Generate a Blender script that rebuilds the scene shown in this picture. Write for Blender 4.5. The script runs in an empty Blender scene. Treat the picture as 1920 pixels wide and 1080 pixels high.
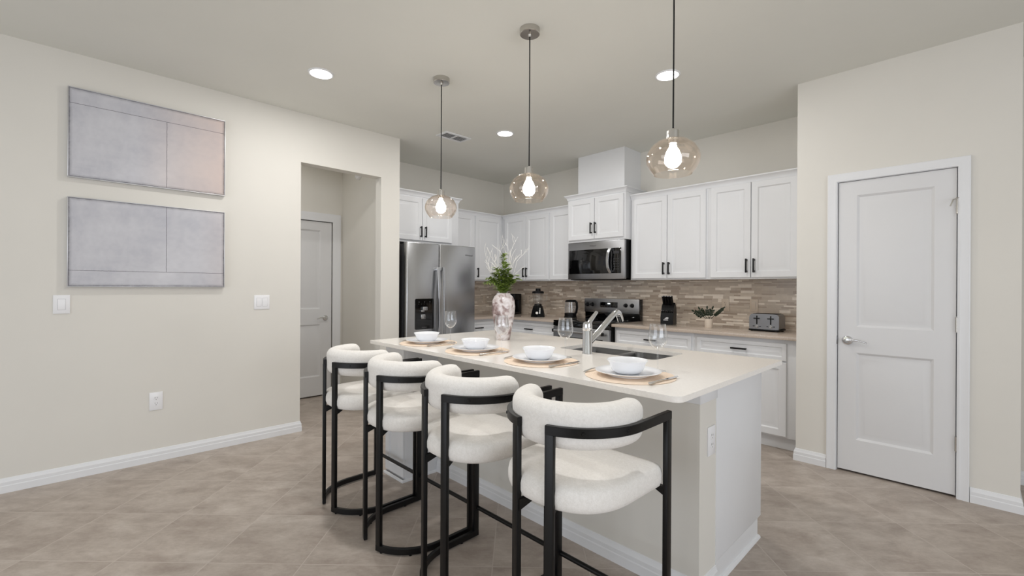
import bpy, bmesh, math, random
from mathutils import Vector, Matrix
random.seed(7)
C = bpy.context.scene.collection
PI = math.pi
scene = bpy.context.scene

# ------------------------------------------------------------------ camera
cam_data = bpy.data.cameras.new('camera')
cam_data.sensor_width = 36.0
cam_data.lens = 845.5 / 1920 * 36.0
cam_data.clip_start = 0.05
cam = bpy.data.objects.new('camera', cam_data)
C.objects.link(cam)
cam.matrix_world = (Matrix.Translation((0, 0, 1.2832)) @ Matrix.Rotation(math.radians(45.757), 4, 'Z')
                    @ Matrix.Rotation(math.radians(90 - 0.045), 4, 'X') @ Matrix.Rotation(math.radians(0.311), 4, 'Z'))
scene.camera = cam

# ------------------------------------------------------------------ view, world, daylight through the windows
scene.view_settings.view_transform = 'Standard'
scene.view_settings.look = 'None'
scene.view_settings.gamma = 1.0
scene.view_settings.use_curve_mapping = False
scene.view_settings.exposure = -0.3
world = bpy.data.worlds.new('world')
scene.world = world
world.use_nodes = True
bg = world.node_tree.nodes['Background']
bg.inputs[0].default_value = (0.86, 0.93, 1.0, 1)
bg.inputs[1].default_value = 1.0
scene.cycles.max_bounces = 10
scene.cycles.diffuse_bounces = 6
scene.cycles.transparent_max_bounces = 24
scene.cycles.sample_clamp_indirect = 6.0
scene.cycles.use_denoising = True


def area(name, loc, direction, sx, sy, power, color=(1, 1, 1), spread=180):
    d = bpy.data.lights.new(name, 'AREA')
    d.shape = 'RECTANGLE'; d.size = sx; d.size_y = sy; d.energy = power; d.color = color
    d.spread = math.radians(spread)
    o = bpy.data.objects.new(name, d); C.objects.link(o)
    o.location = loc
    o.rotation_euler = Vector(direction).to_track_quat('-Z', 'Y').to_euler()
    return o


area('daylight_sliding_door', (-1.2, -3.45, 1.15), (0, 1, 0.02), 4.2, 2.1, 62, (0.93, 0.97, 1.04))
area('daylight_side_window', (3.42, 0.4, 1.45), (-1, 0, 0.02), 4.0, 1.7, 84, (0.93, 0.97, 1.04))


# ------------------------------------------------------------------ colour and materials
def lin(c):
    c = c / 255.0
    return c / 12.92 if c <= 0.04045 else ((c + 0.055) / 1.055) ** 2.4


def rgb(r, g, b):
    return (lin(r), lin(g), lin(b), 1.0)


def new_mat(name):
    m = bpy.data.materials.new(name); m.use_nodes = True
    nt = m.node_tree
    return m, nt, nt.nodes['Principled BSDF']


def N(nt, typ, **kw):
    n = nt.nodes.new(typ)
    for k, v in kw.items(): setattr(n, k, v)
    return n


def math_node(nt, op, a, b=None):
    n = N(nt, 'ShaderNodeMath', operation=op)
    for i, v in enumerate((a, b)):
        if v is None: continue
        if hasattr(v, 'links'): nt.links.new(v, n.inputs[i])
        else: n.inputs[i].default_value = v
    return n.outputs[0]


def ramp(nt, fac, stops, interp='LINEAR'):
    r = N(nt, 'ShaderNodeValToRGB')
    r.color_ramp.interpolation = interp
    e = r.color_ramp.elements
    while len(e) > 1: e.remove(e[-1])
    e[0].position = stops[0][0]; e[0].color = stops[0][1]
    for p, c in stops[1:]:
        x = e.new(p); x.color = c
    nt.links.new(fac, r.inputs[0])
    return r.outputs[0]


def noise(nt, vec, scale, detail=4, rough=0.55):
    n = N(nt, 'ShaderNodeTexNoise')
    n.inputs['Scale'].default_value = scale
    n.inputs['Detail'].default_value = detail
    n.inputs['Roughness'].default_value = rough
    if vec is not None: nt.links.new(vec, n.inputs['Vector'])
    return n.outputs['Fac']


def objco(nt, scale=None, rot=None, loc=None):
    t = N(nt, 'ShaderNodeTexCoord').outputs['Object']
    if scale or rot or loc:
        mp = N(nt, 'ShaderNodeMapping')
        if scale: mp.inputs['Scale'].default_value = scale
        if rot: mp.inputs['Rotation'].default_value = rot
        if loc: mp.inputs['Location'].default_value = loc
        nt.links.new(t, mp.inputs['Vector'])
        t = mp.outputs[0]
    return t


def bump(nt, bsdf, height, strength, dist):
    b = N(nt, 'ShaderNodeBump')
    b.inputs['Strength'].default_value = strength
    b.inputs['Distance'].default_value = dist
    nt.links.new(height, b.inputs['Height'])
    nt.links.new(b.outputs[0], bsdf.inputs['Normal'])


def plain(name, col, rough=0.5, metal=0.0, spec=0.5, var=0.0, vscale=8, bstr=0.0, bscale=200, bdist=0.001, coat=0.0):
    m, nt, p = new_mat(name)
    p.inputs['Roughness'].default_value = rough
    p.inputs['Metallic'].default_value = metal
    p.inputs['Specular IOR Level'].default_value = spec
    p.inputs['Coat Weight'].default_value = coat
    co = objco(nt)
    a = tuple(c * (1 - var) for c in col[:3]) + (1,)
    b = tuple(min(1, c * (1 + var)) for c in col[:3]) + (1,)
    nt.links.new(ramp(nt, noise(nt, co, vscale, 3), [(0.3, a), (0.7, b)]), p.inputs['Base Color'])
    if bstr:
        bump(nt, p, noise(nt, co, bscale, 2), bstr, bdist)
    return m


M = {}
M['wall'] = plain('wall_paint', rgb(221, 218, 211), 0.75, 0, 0.25, 0.012, 2, 0.12, 260, 0.0008)
M['ceiling'] = plain('ceiling_paint', rgb(224, 224, 218), 0.9, 0, 0.2, 0.012, 2, 0.15, 150, 0.001)
M['trim'] = plain('white_trim_paint', rgb(228, 229, 231), 0.38, 0, 0.4, 0.008, 5)
M['cabinet'] = plain('white_cabinet_paint', rgb(226, 227, 229), 0.36, 0, 0.4, 0.006, 5)
M['door'] = plain('white_door_paint', rgb(219, 219, 220), 0.4, 0, 0.4, 0.006, 5)
M['black_metal'] = plain('black_powder_coat', rgb(7, 7, 8), 0.38, 0.0, 0.35, 0.1, 30, 0.05, 600, 0.0003)
M['black_gloss'] = plain('black_gloss', rgb(5, 5, 6), 0.06, 0, 0.6, 0.1, 4)
M['black_plastic'] = plain('black_plastic', rgb(6, 6, 7), 0.45, 0, 0.25, 0.1, 20)
M['dark_side'] = plain('dark_grey_panel', rgb(58, 58, 60), 0.4, 0.3, 0.5, 0.05, 12)
M['chrome'] = plain('chrome', rgb(225, 226, 228), 0.08, 1.0, 0.5, 0.01, 5)
M['nickel'] = plain('satin_nickel', rgb(200, 197, 192), 0.24, 1.0, 0.5, 0.03, 20)
M['silver_frame'] = plain('silver_frame', rgb(200, 200, 202), 0.35, 0.6, 0.5, 0.03, 20)
M['porcelain'] = plain('white_porcelain', rgb(240, 241, 244), 0.12, 0, 0.5, 0.004, 8)
M['plate_white'] = plain('white_switch_plastic', rgb(236, 236, 238), 0.3, 0, 0.5, 0.005, 8)
M['plate_tan'] = plain('almond_outlet_plastic', rgb(206, 190, 172), 0.35, 0, 0.5, 0.01, 8)
M['gap'] = plain('rocker_gap_shade', rgb(176, 176, 178), 0.6)  # shadow line round the switch rockers, put into the colour
M['slot'] = plain('dark_slot', rgb(70, 68, 66), 0.6)
M['gap_shade'] = plain('unlit_gap_shade', rgb(8, 8, 8), 0.9, 0, 0.1)  # near-black that paints the shade in the gaps round the doors
M['leaf'] = plain('leaf_green', rgb(118, 138, 62), 0.5, 0, 0.5, 0.4, 18)
M['leaf_dark'] = plain('dark_leaf', rgb(30, 40, 22), 0.45, 0, 0.3, 0.25, 18)
M['twig'] = plain('white_twig', rgb(236, 233, 228), 0.7, 0, 0.3, 0.03, 20)
M['pot'] = plain('cream_pot', rgb(222, 208, 192), 0.45, 0, 0.4, 0.02, 15)
M['soil'] = plain('soil', rgb(50, 40, 32), 0.9, 0, 0.2, 0.3, 60)
M['white_print'] = plain('white_print', rgb(205, 205, 205), 0.5)
M['grey_print'] = plain('grey_print', rgb(92, 92, 94), 0.4, 0.4)


def steel(name, col, rough=0.27, stretch=(2, 2, 260)):
    m, nt, p = new_mat(name)
    p.inputs['Metallic'].default_value = 1.0
    co = objco(nt, scale=stretch)
    f = noise(nt, co, 3.0, 3)
    a = tuple(c * 0.985 for c in col[:3]) + (1,)
    b = tuple(min(1, c * 1.012) for c in col[:3]) + (1,)
    nt.links.new(ramp(nt, f, [(0.3, a), (0.7, b)]), p.inputs['Base Color'])
    nt.links.new(ramp(nt, f, [(0.3, (rough - .006,) * 3 + (1,)), (0.7, (rough + .008,) * 3 + (1,))]), p.inputs['Roughness'])
    return m


M['steel'] = steel('brushed_stainless', rgb(190, 191, 193), 0.26)
M['steel_dark'] = steel('brushed_dark_stainless', rgb(166, 166, 168), 0.32)
M['toaster_steel'] = steel('toaster_stainless', rgb(140, 140, 142), 0.34)
M['sink_steel'] = steel('sink_stainless', rgb(118, 118, 119), rough=0.24, stretch=(60, 2, 2))


def clear_glass(name, tint, edge=(1, 1, 1, 1), rough=0.01, gain=0.6):
    m = bpy.data.materials.new(name); m.use_nodes = True
    nt = m.node_tree
    for n in list(nt.nodes):
        if n.type != 'OUTPUT_MATERIAL': nt.nodes.remove(n)
    out = [n for n in nt.nodes if n.type == 'OUTPUT_MATERIAL'][0]
    tr = N(nt, 'ShaderNodeBsdfTransparent'); tr.inputs[0].default_value = tint
    gl = N(nt, 'ShaderNodeBsdfGlossy'); gl.inputs['Roughness'].default_value = rough
    gl.inputs['Color'].default_value = edge
    lw = N(nt, 'ShaderNodeLayerWeight'); lw.inputs[0].default_value = 0.5
    f5 = math_node(nt, 'POWER', lw.outputs['Facing'], 3.0)
    fac = math_node(nt, 'ADD', 0.05, math_node(nt, 'MULTIPLY', f5, gain))
    mx = N(nt, 'ShaderNodeMixShader')
    nt.links.new(fac, mx.inputs[0]); nt.links.new(tr.outputs[0], mx.inputs[1]); nt.links.new(gl.outputs[0], mx.inputs[2])
    nt.links.new(mx.outputs[0], out.inputs['Surface'])
    return m


M['glass'] = clear_glass('drinking_glass', (0.955, 0.96, 0.965, 1), gain=0.85)
M['amber_glass'] = clear_glass('champagne_glass', (0.975, 0.95, 0.925, 1), edge=(1, .95, .9, 1), gain=0.8)


def emit(name, col, strength):
    m = bpy.data.materials.new(name); m.use_nodes = True
    nt = m.node_tree; p = nt.nodes['Principled BSDF']
    p.inputs['Base Color'].default_value = col
    p.inputs['Emission Color'].default_value = col
    p.inputs['Emission Strength'].default_value = strength
    return m


M['lens'] = emit('lit_lens', (1, 0.985, 0.96, 1), 9.0)
M['bulb'] = emit('lit_bulb', (1, 0.95, 0.88, 1), 70.0)
M['digits'] = emit('lit_digits', (0.9, 0.97, 1.0, 1), 1.6)


def fabric():
    m, nt, p = new_mat('ivory_boucle')
    co = objco(nt)
    p.inputs['Roughness'].default_value = 0.95
    p.inputs['Specular IOR Level'].default_value = 0.1
    p.inputs['Sheen Weight'].default_value = 0.25
    f = noise(nt, co, 260, 5, 0.7)
    g = noise(nt, co, 90, 3, 0.6)
    s = math_node(nt, 'ADD', math_node(nt, 'MULTIPLY', f, 0.6), math_node(nt, 'MULTIPLY', g, 0.4))
    nt.links.new(ramp(nt, s, [(0.3, rgb(228, 224, 218)), (0.7, rgb(248, 245, 241))]), p.inputs['Base Color'])
    bump(nt, p, s, 0.55, 0.004)
    return m


M['fabric'] = fabric()


def floor_mat():
    m, nt, p = new_mat('stone_floor_tile')
    t = N(nt, 'ShaderNodeTexCoord').outputs['Object']
    sx = N(nt, 'ShaderNodeSeparateXYZ'); nt.links.new(t, sx.inputs[0])
    X, Y = sx.outputs[0], sx.outputs[1]
    s = 1 / math.sqrt(2)
    T = 0.44
    u = math_node(nt, 'DIVIDE', math_node(nt, 'ADD', math_node(nt, 'MULTIPLY', math_node(nt, 'ADD', X, Y), s), 0.55), T)
    v = math_node(nt, 'DIVIDE', math_node(nt, 'SUBTRACT', math_node(nt, 'MULTIPLY', math_node(nt, 'SUBTRACT', Y, X), s), 2.51), T)
    fu, fv = math_node(nt, 'FLOOR', u), math_node(nt, 'FLOOR', v)
    ru, rv = math_node(nt, 'SUBTRACT', u, fu), math_node(nt, 'SUBTRACT', v, fv)
    eu = math_node(nt, 'MINIMUM', ru, math_node(nt, 'SUBTRACT', 1.0, ru))
    ev = math_node(nt, 'MINIMUM', rv, math_node(nt, 'SUBTRACT', 1.0, rv))
    e = math_node(nt, 'MINIMUM', eu, ev)
    grout = math_node(nt, 'LESS_THAN', e, 0.0024 / T)
    cell = N(nt, 'ShaderNodeCombineXYZ'); nt.links.new(fu, cell.inputs[0]); nt.links.new(fv, cell.inputs[1])
    wn = N(nt, 'ShaderNodeTexWhiteNoise', noise_dimensions='2D'); nt.links.new(cell.outputs[0], wn.inputs['Vector'])
    # each tile gets its own piece of veined stone
    off = N(nt, 'ShaderNodeVectorMath', operation='SCALE'); nt.links.new(wn.outputs['Color'], off.inputs[0]); off.inputs['Scale'].default_value = 9.0
    uv = N(nt, 'ShaderNodeCombineXYZ'); nt.links.new(u, uv.inputs[0]); nt.links.new(math_node(nt, 'MULTIPLY', v, 1.7), uv.inputs[1])
    add = N(nt, 'ShaderNodeVectorMath', operation='ADD'); nt.links.new(uv.outputs[0], add.inputs[0]); nt.links.new(off.outputs[0], add.inputs[1])
    w = N(nt, 'ShaderNodeTexNoise'); w.inputs['Scale'].default_value = 1.9; w.inputs['Detail'].default_value = 10; w.inputs['Roughness'].default_value = 0.66
    w.inputs['Distortion'].default_value = 0.25
    nt.links.new(add.outputs[0], w.inputs['Vector'])
    fine = noise(nt, add.outputs[0], 17, 8, 0.75)
    mix = math_node(nt, 'ADD', math_node(nt, 'MULTIPLY', w.outputs['Fac'], 0.76), math_node(nt, 'MULTIPLY', fine, 0.24))
    mix = math_node(nt, 'ADD', mix, math_node(nt, 'MULTIPLY', math_node(nt, 'SUBTRACT', wn.outputs['Value'], 0.5), 0.06))
    col = ramp(nt, mix, [(0.32, rgb(150, 137, 127)), (0.46, rgb(168, 156, 146)), (0.56, rgb(181, 170, 160)), (0.68, rgb(196, 186, 177))])
    mc = N(nt, 'ShaderNodeMix', data_type='RGBA')
    nt.links.new(grout, mc.inputs['Factor']); nt.links.new(col, mc.inputs['A']); mc.inputs['B'].default_value = rgb(188, 178, 169)
    nt.links.new(mc.outputs['Result'], p.inputs['Base Color'])
    p.inputs['Roughness'].default_value = 0.42
    p.inputs['Specular IOR Level'].default_value = 0.35
    h = math_node(nt, 'SUBTRACT', math_node(nt, 'MULTIPLY', mix, 0.15), math_node(nt, 'MULTIPLY', grout, 0.6))
    bump(nt, p, h, 0.25, 0.002)
    return m


M['floor'] = floor_mat()


def quartz(name, a, b, rough=0.13):
    m, nt, p = new_mat(name)
    co = objco(nt)
    f = noise(nt, co, 110, 4, 0.6)
    nt.links.new(ramp(nt, f, [(0.35, a), (0.65, b)]), p.inputs['Base Color'])
    p.inputs['Roughness'].default_value = rough
    p.inputs['Specular IOR Level'].default_value = 0.5
    return m


M['quartz'] = quartz('cream_quartz', rgb(242, 237, 231), rgb(247, 243, 237))
M['quartz_tan'] = quartz('tan_quartz', rgb(188, 172, 158), rgb(200, 186, 173))
M['mat'] = None


def woven():
    m, nt, p = new_mat('woven_tan_mat')
    t = N(nt, 'ShaderNodeTexCoord').outputs['Object']
    ln = N(nt, 'ShaderNodeVectorMath', operation='LENGTH'); nt.links.new(t, ln.inputs[0])
    w = N(nt, 'ShaderNodeMath', operation='SINE'); nt.links.new(math_node(nt, 'MULTIPLY', ln.outputs['Value'], 900.0), w.inputs[0])
    f = math_node(nt, 'ADD', math_node(nt, 'MULTIPLY', w.outputs[0], 0.25), noise(nt, t, 60, 4))
    nt.links.new(ramp(nt, f, [(0.25, rgb(228, 205, 182)), (0.75, rgb(240, 222, 203))]), p.inputs['Base Color'])
    p.inputs['Roughness'].default_value = 0.8
    bump(nt, p, f, 0.4, 0.001)
    return m


M['mat'] = woven()


def marble_vase():
    m, nt, p = new_mat('mottled_vase_glaze')
    co = objco(nt)
    big = noise(nt, co, 6, 2)
    n1 = N(nt, 'ShaderNodeTexNoise'); n1.inputs['Scale'].default_value = 21; n1.inputs['Detail'].default_value = 8; n1.inputs['Distortion'].default_value = 0.6
    nt.links.new(co, n1.inputs['Vector'])
    f = math_node(nt, 'ADD', math_node(nt, 'MULTIPLY', n1.outputs['Fac'], 0.62), math_node(nt, 'MULTIPLY', big, 0.53))
    nt.links.new(ramp(nt, f, [(0.42, rgb(104, 82, 80)), (0.50, rgb(152, 132, 130)), (0.56, rgb(198, 189, 188)), (0.66, rgb(224, 220, 222)), (0.8, rgb(178, 156, 140))]), p.inputs['Base Color'])
    p.inputs['Roughness'].default_value = 0.2
    p.inputs['Coat Weight'].default_value = 0.3
    return m


M['vase'] = marble_vase()


def painting_mat(name, upper):
    """Abstract canvas. Object coordinates: x along the width 0..0.88, z up 0..0.585."""
    W, H = 0.88, 0.585
    m, nt, p = new_mat(name)
    t = N(nt, 'ShaderNodeTexCoord').outputs['Object']
    s = N(nt, 'ShaderNodeSeparateXYZ'); nt.links.new(t, s.inputs[0])
    x, z = s.outputs[0], s.outputs[2]
    n1 = noise(nt, t, 3.2, 6, 0.6); n2 = noise(nt, t, 26, 4, 0.7)
    f = math_node(nt, 'ADD', math_node(nt, 'MULTIPLY', n1, 0.8), math_node(nt, 'MULTIPLY', n2, 0.2))
    base = ramp(nt, f, [(0.3, rgb(176, 177, 186)), (0.5, rgb(194, 194, 200)), (0.7, rgb(206, 206, 211))])
    if upper:
        warm = math_node(nt, 'MULTIPLY', math_node(nt, 'SUBTRACT', x, 0.34), 1.1)
        warm = math_node(nt, 'MULTIPLY', math_node(nt, 'MAXIMUM', warm, 0.0), math_node(nt, 'ADD', 0.45, n1))
        warm = math_node(nt, 'MINIMUM', warm, 0.85)
    else:
        warm = math_node(nt, 'MULTIPLY', math_node(nt, 'MAXIMUM', math_node(nt, 'SUBTRACT', x, 0.7), 0.0), 0.8)
    mc = N(nt, 'ShaderNodeMix', data_type='RGBA'); nt.links.new(warm, mc.inputs['Factor']); nt.links.new(base, mc.inputs['A'])
    mc.inputs['B'].default_value = rgb(208, 180, 163)
    # drawn lines and dark worn border
    wob = math_node(nt, 'MULTIPLY', math_node(nt, 'SUBTRACT', n2, 0.5), 0.006)
    zl = 0.485 if upper else 0.105
    l1 = math_node(nt, 'LESS_THAN', math_node(nt, 'ABSOLUTE', math_node(nt, 'ADD', math_node(nt, 'SUBTRACT', z, zl), wob)), 0.0016)
    inside = math_node(nt, 'LESS_THAN', z, zl) if upper else math_node(nt, 'GREATER_THAN', z, zl)
    l2 = math_node(nt, 'LESS_THAN', math_node(nt, 'ABSOLUTE', math_node(nt, 'ADD', math_node(nt, 'SUBTRACT', x, 0.515), wob)), 0.0016)
    lines = math_node(nt, 'MAXIMUM', l1, math_node(nt, 'MULTIPLY', l2, inside))
    ex = math_node(nt, 'MINIMUM', x, math_node(nt, 'SUBTRACT', W, x)); ez = math_node(nt, 'MINIMUM', z, math_node(nt, 'SUBTRACT', H, z))
    edge = math_node(nt, 'ADD', math_node(nt, 'MINIMUM', ex, ez), math_node(nt, 'MULTIPLY', math_node(nt, 'SUBTRACT', noise(nt, t, 18, 5, 0.75), 0.5), 0.016))
    er = ramp(nt, edge, [(0.001, (0.85,) * 3 + (1,)), (0.006, (0.3,) * 3 + (1,)), (0.02, (0, 0, 0, 1))])
    dark = math_node(nt, 'MAXIMUM', math_node(nt, 'MULTIPLY', lines, 0.75), er)
    mc2 = N(nt, 'ShaderNodeMix', data_type='RGBA'); nt.links.new(dark, mc2.inputs['Factor']); nt.links.new(mc.outputs['Result'], mc2.inputs['A'])
    mc2.inputs['B'].default_value = rgb(58, 56, 66)
    nt.links.new(mc2.outputs['Result'], p.inputs['Base Color'])
    p.inputs['Roughness'].default_value = 0.6
    return m


M['art_upper'] = painting_mat('abstract_canvas_warm', True)
M['art_lower'] = painting_mat('abstract_canvas_cool', False)
TILE = [plain('mosaic_%s' % n, rgb(*c), 0.22, 0, 0.5, 0.05, 30) for n, c in (
    ('taupe', (196, 181, 165)), ('brown', (178, 161, 145)), ('stone', (203, 189, 173)), ('sand', (211, 197, 180)), ('cream', (236, 224, 209)))]


# ------------------------------------------------------------------ mesh helpers
def box(bm, x0, x1, y0, y1, z0, z1, bev=0.0, seg=2):
    vs = [bm.verts.new((x, y, z)) for z in (z0, z1) for y in (y0, y1) for x in (x0, x1)]
    fs = [bm.faces.new([vs[i] for i in q]) for q in ((0, 2, 3, 1), (4, 5, 7, 6), (0, 1, 5, 4), (2, 6, 7, 3), (0, 4, 6, 2), (1, 3, 7, 5))]
    if bev:
        es = list({e for f in fs for e in f.edges})
        bmesh.ops.bevel(bm, geom=es, offset=bev, segments=seg, profile=0.5, affect='EDGES')
    return bm


def lathe(bm, prof, n=40, center=(0, 0)):
    rings = []
    for r, z in prof:
        if r < 1e-6:
            rings.append([bm.verts.new((center[0], center[1], z))])
        else:
            rings.append([bm.verts.new((center[0] + r * math.cos(2 * PI * i / n), center[1] + r * math.sin(2 * PI * i / n), z)) for i in range(n)])
    for a, b in zip(rings, rings[1:]):
        for i in range(n):
            j = (i + 1) % n
            if len(a) == 1 and len(b) == 1: continue
            if len(a) == 1: bm.faces.new((a[0], b[i], b[j]))
            elif len(b) == 1: bm.faces.new((a[i], a[j], b[0]))
            else: bm.faces.new((a[i], a[j], b[j], b[i]))
    return bm


def frames(pts, closed=False):
    pts = [Vector(p) for p in pts]
    out = []
    n = len(pts)
    for i in range(n):
        a = pts[i - 1] if (i > 0 or closed) else pts[i]
        b = pts[(i + 1) % n] if (i < n - 1 or closed) else pts[i]
        out.append((b - a).normalized())
    return pts, out


def tube(bm, pts, r, n=12, caps=True):
    pts, tan = frames(pts)
    rr = r if isinstance(r, (list, tuple)) else [r] * len(pts)
    up = Vector((0, 0, 1)) if abs(tan[0].z) < 0.9 else Vector((1, 0, 0))
    nrm = tan[0].cross(up).normalized()
    rings = []
    for p, t, q in zip(pts, tan, rr):
        nrm = (nrm - t * nrm.dot(t)).normalized()
        bi = t.cross(nrm)
        rings.append([bm.verts.new(p + (nrm * math.cos(2 * PI * i / n) + bi * math.sin(2 * PI * i / n)) * q) for i in range(n)])
    for a, b in zip(rings, rings[1:]):
        for i in range(n):
            j = (i + 1) % n
            bm.faces.new((a[i], a[j], b[j], b[i]))
    if caps:
        bm.faces.new(rings[0]); bm.faces.new(rings[-1])
    return bm


def sweep(bm, pts, sec, caps=True, up=(0, 0, 1), scales=None):
    """Section sec[(side, up)] carried along a path; up is kept fixed."""
    pts, tan = frames(pts)
    up = Vector(up)
    rings = []
    for k, (p, t) in enumerate(zip(pts, tan)):
        side = t.cross(up).normalized()
        sc = scales[k] if scales else 1.0
        # keep the bar's width through bends
        w = 1.0
        if 0 < k < len(pts) - 1:
            c = (pts[k] - pts[k - 1]).normalized().dot(t)
            w = 1.0 / max(c, 0.5)
        rings.append([bm.verts.new(p + side * (a * w * sc) + up * (b * sc)) for a, b in sec])
    m = len(sec)
    for a, b in zip(rings, rings[1:]):
        for i in range(m):
            j = (i + 1) % m
            bm.faces.new((a[i], a[j], b[j], b[i]))
    if caps:
        bm.faces.new(rings[0]); bm.faces.new(rings[-1])
    return bm


def rect_sec(w, h, z0=None):
    z0 = -h / 2 if z0 is None else z0
    c = min(w, h) * 0.1
    return [(-w / 2 + c, z0), (w / 2 - c, z0), (w / 2, z0 + c), (w / 2, z0 + h - c), (w / 2 - c, z0 + h), (-w / 2 + c, z0 + h), (-w / 2, z0 + h - c), (-w / 2, z0 + c)]


def molding(bm, pts, nrm, prof, flip=False):
    """Profile prof[(out, along nrm)] mitred along a polyline that lies in a plane with normal nrm."""
    pts = [Vector(p) for p in pts]; nrm = Vector(nrm)
    dirs = [(b - a).normalized() for a, b in zip(pts, pts[1:])]
    sides = [(d.cross(nrm) * (-1 if flip else 1)).normalized() for d in dirs]
    rings = []
    for i, p in enumerate(pts):
        if i == 0: s = sides[0]
        elif i == len(pts) - 1: s = sides[-1]
        else:
            s = sides[i - 1] + sides[i]
            s = s / max(1e-6, s.dot(sides[i]))
        rings.append([bm.verts.new(p + s * a + nrm * b) for a, b in prof])
    m = len(prof)
    for a, b in zip(rings, rings[1:]):
        for i in range(m):
            j = (i + 1) % m
            bm.faces.new((a[i], a[j], b[j], b[i]))
    bm.faces.new(rings[0]); bm.faces.new(rings[-1])
    return bm


def prism(bm, poly, z0, z1, bev=0.0):
    """Extrude an XY polygon from z0 to z1."""
    a = [bm.verts.new((x, y, z0)) for x, y in poly]
    b = [bm.verts.new((x, y, z1)) for x, y in poly]
    fs = [bm.faces.new(a), bm.faces.new(b)]
    n = len(poly)
    for i in range(n):
        j = (i + 1) % n
        fs.append(bm.faces.new((a[i], a[j], b[j], b[i])))
    if bev:
        es = list(set(fs[0].edges) | set(fs[1].edges))
        bmesh.ops.bevel(bm, geom=es, offset=bev, segments=2, profile=0.5, affect='EDGES')
    return bm


def panel(bm, x0, x1, z0, z1, yb, t, cells, prof, edge=0.002):
    """Slab whose front (towards -y) carries raised panels; yb is the back face, t the thickness."""
    yf = yb - t
    xs = sorted({x0 + edge, x1 - edge} | {v for c in cells for v in c[:2]})
    zs = sorted({z0 + edge, z1 - edge} | {v for c in cells for v in c[2:]})

    def q(a):
        bm.faces.new([bm.verts.new(v) for v in a])
    for xa, xb in zip(xs, xs[1:]):
        for za, zb in zip(zs, zs[1:]):
            if any(c[0] <= xa + 1e-6 and xb <= c[1] + 1e-6 and c[2] <= za + 1e-6 and zb <= c[3] + 1e-6 for c in cells): continue
            q(((xa, yf, za), (xb, yf, za), (xb, yf, zb), (xa, yf, zb)))

    def loops(a, b):
        (i0, d0), (i1, d1) = a, b
        A = [(c[0] + i0, yf + d0, c[2] + i0), (c[1] - i0, yf + d0, c[2] + i0), (c[1] - i0, yf + d0, c[3] - i0), (c[0] + i0, yf + d0, c[3] - i0)]
        B = [(c[0] + i1, yf + d1, c[2] + i1), (c[1] - i1, yf + d1, c[2] + i1), (c[1] - i1, yf + d1, c[3] - i1), (c[0] + i1, yf + d1, c[3] - i1)]
        for i in range(4):
            j = (i + 1) % 4
            q((A[i], A[j], B[j], B[i]))
    for c in cells:
        for a, b in zip(prof, prof[1:]): loops(a, b)
        i, d = prof[-1]
        q(((c[0] + i, yf + d, c[2] + i), (c[1] - i, yf + d, c[2] + i), (c[1] - i, yf + d, c[3] - i), (c[0] + i, yf + d, c[3] - i)))
    c = (x0, x1, z0, z1)
    loops((edge, 0), (0, edge))
    A = [(x0, yf + edge, z0), (x1, yf + edge, z0), (x1, yf + edge, z1), (x0, yf + edge, z1)]
    B = [(x, yb, z) for x, _, z in A]
    for i in range(4):
        j = (i + 1) % 4
        q((A[i], A[j], B[j], B[i]))
    q(B)
    bmesh.ops.remove_doubles(bm, verts=bm.verts, dist=1e-5)
    return bm


def rounded_poly(pts, r, n=6):
    """Round the corners of a polygon; r may be one radius or a list."""
    out = []
    m = len(pts)
    for i, p in enumerate(pts):
        p = Vector(p); a = Vector(pts[i - 1]); b = Vector(pts[(i + 1) % m])
        rad = r[i] if isinstance(r, (list, tuple)) else r
        if rad <= 0:
            out.append(tuple(p)); continue
        da, db = (a - p).normalized(), (b - p).normalized()
        ang = da.angle(db)
        L = rad / math.tan(ang / 2)
        s, e = p + da * L, p + db * L
        cen = p + (da + db).normalized() * (rad / math.sin(ang / 2))
        a0 = math.atan2(*(s - cen).yx); a1 = math.atan2(*(e - cen).yx)
        dlt = (a1 - a0 + PI) % (2 * PI) - PI
        for k in range(n + 1):
            q = a0 + dlt * k / n
            out.append((cen.x + rad * math.cos(q), cen.y + rad * math.sin(q)))
    return out


def B():
    return bmesh.new()


def obj(name, bm, m, parent=None, smooth=35, loc=None, rot=None):
    if isinstance(m, str): m = M[m]
    bmesh.ops.recalc_face_normals(bm, faces=bm.faces)
    me = bpy.data.meshes.new(name)
    bm.to_mesh(me); bm.free()
    for mm in (m if isinstance(m, list) else [m]): me.materials.append(mm)
    if smooth:
        for p in me.polygons: p.use_smooth = True
        me.set_sharp_from_angle(angle=math.radians(smooth))
    o = bpy.data.objects.new(name, me)
    C.objects.link(o)
    if parent is not None: o.parent = parent
    if loc is not None: o.location = loc
    if rot is not None: o.rotation_euler = rot
    return o


def text_mesh(name, s, size, m, parent, loc, rot, depth=0.0006):
    cu = bpy.data.curves.new(name, 'FONT'); cu.body = s; cu.size = size; cu.extrude = depth; cu.align_x = 'CENTER'
    t = bpy.data.objects.new(name, cu); C.objects.link(t)
    dg = bpy.context.evaluated_depsgraph_get()
    me = bpy.data.meshes.new_from_object(t.evaluated_get(dg))
    bpy.data.objects.remove(t); bpy.data.curves.remove(cu)
    me.name = name; me.materials.clear(); me.materials.append(M[m])
    o = bpy.data.objects.new(name, me); C.objects.link(o)
    o.parent = parent; o.location = loc; o.rotation_euler = rot
    return o


def tag(o, label, cat, group=None):
    o['label'] = label; o['category'] = cat
    if group: o['group'] = group
    return o


def thing(name, label, cat, loc=(0, 0, 0), rotz=0.0, group=None):
    o = bpy.data.objects.new(name, None); C.objects.link(o)
    o.empty_display_size = 0.1
    o.location = loc; o.rotation_euler = (0, 0, rotz)
    return tag(o, label, cat, group)


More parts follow.
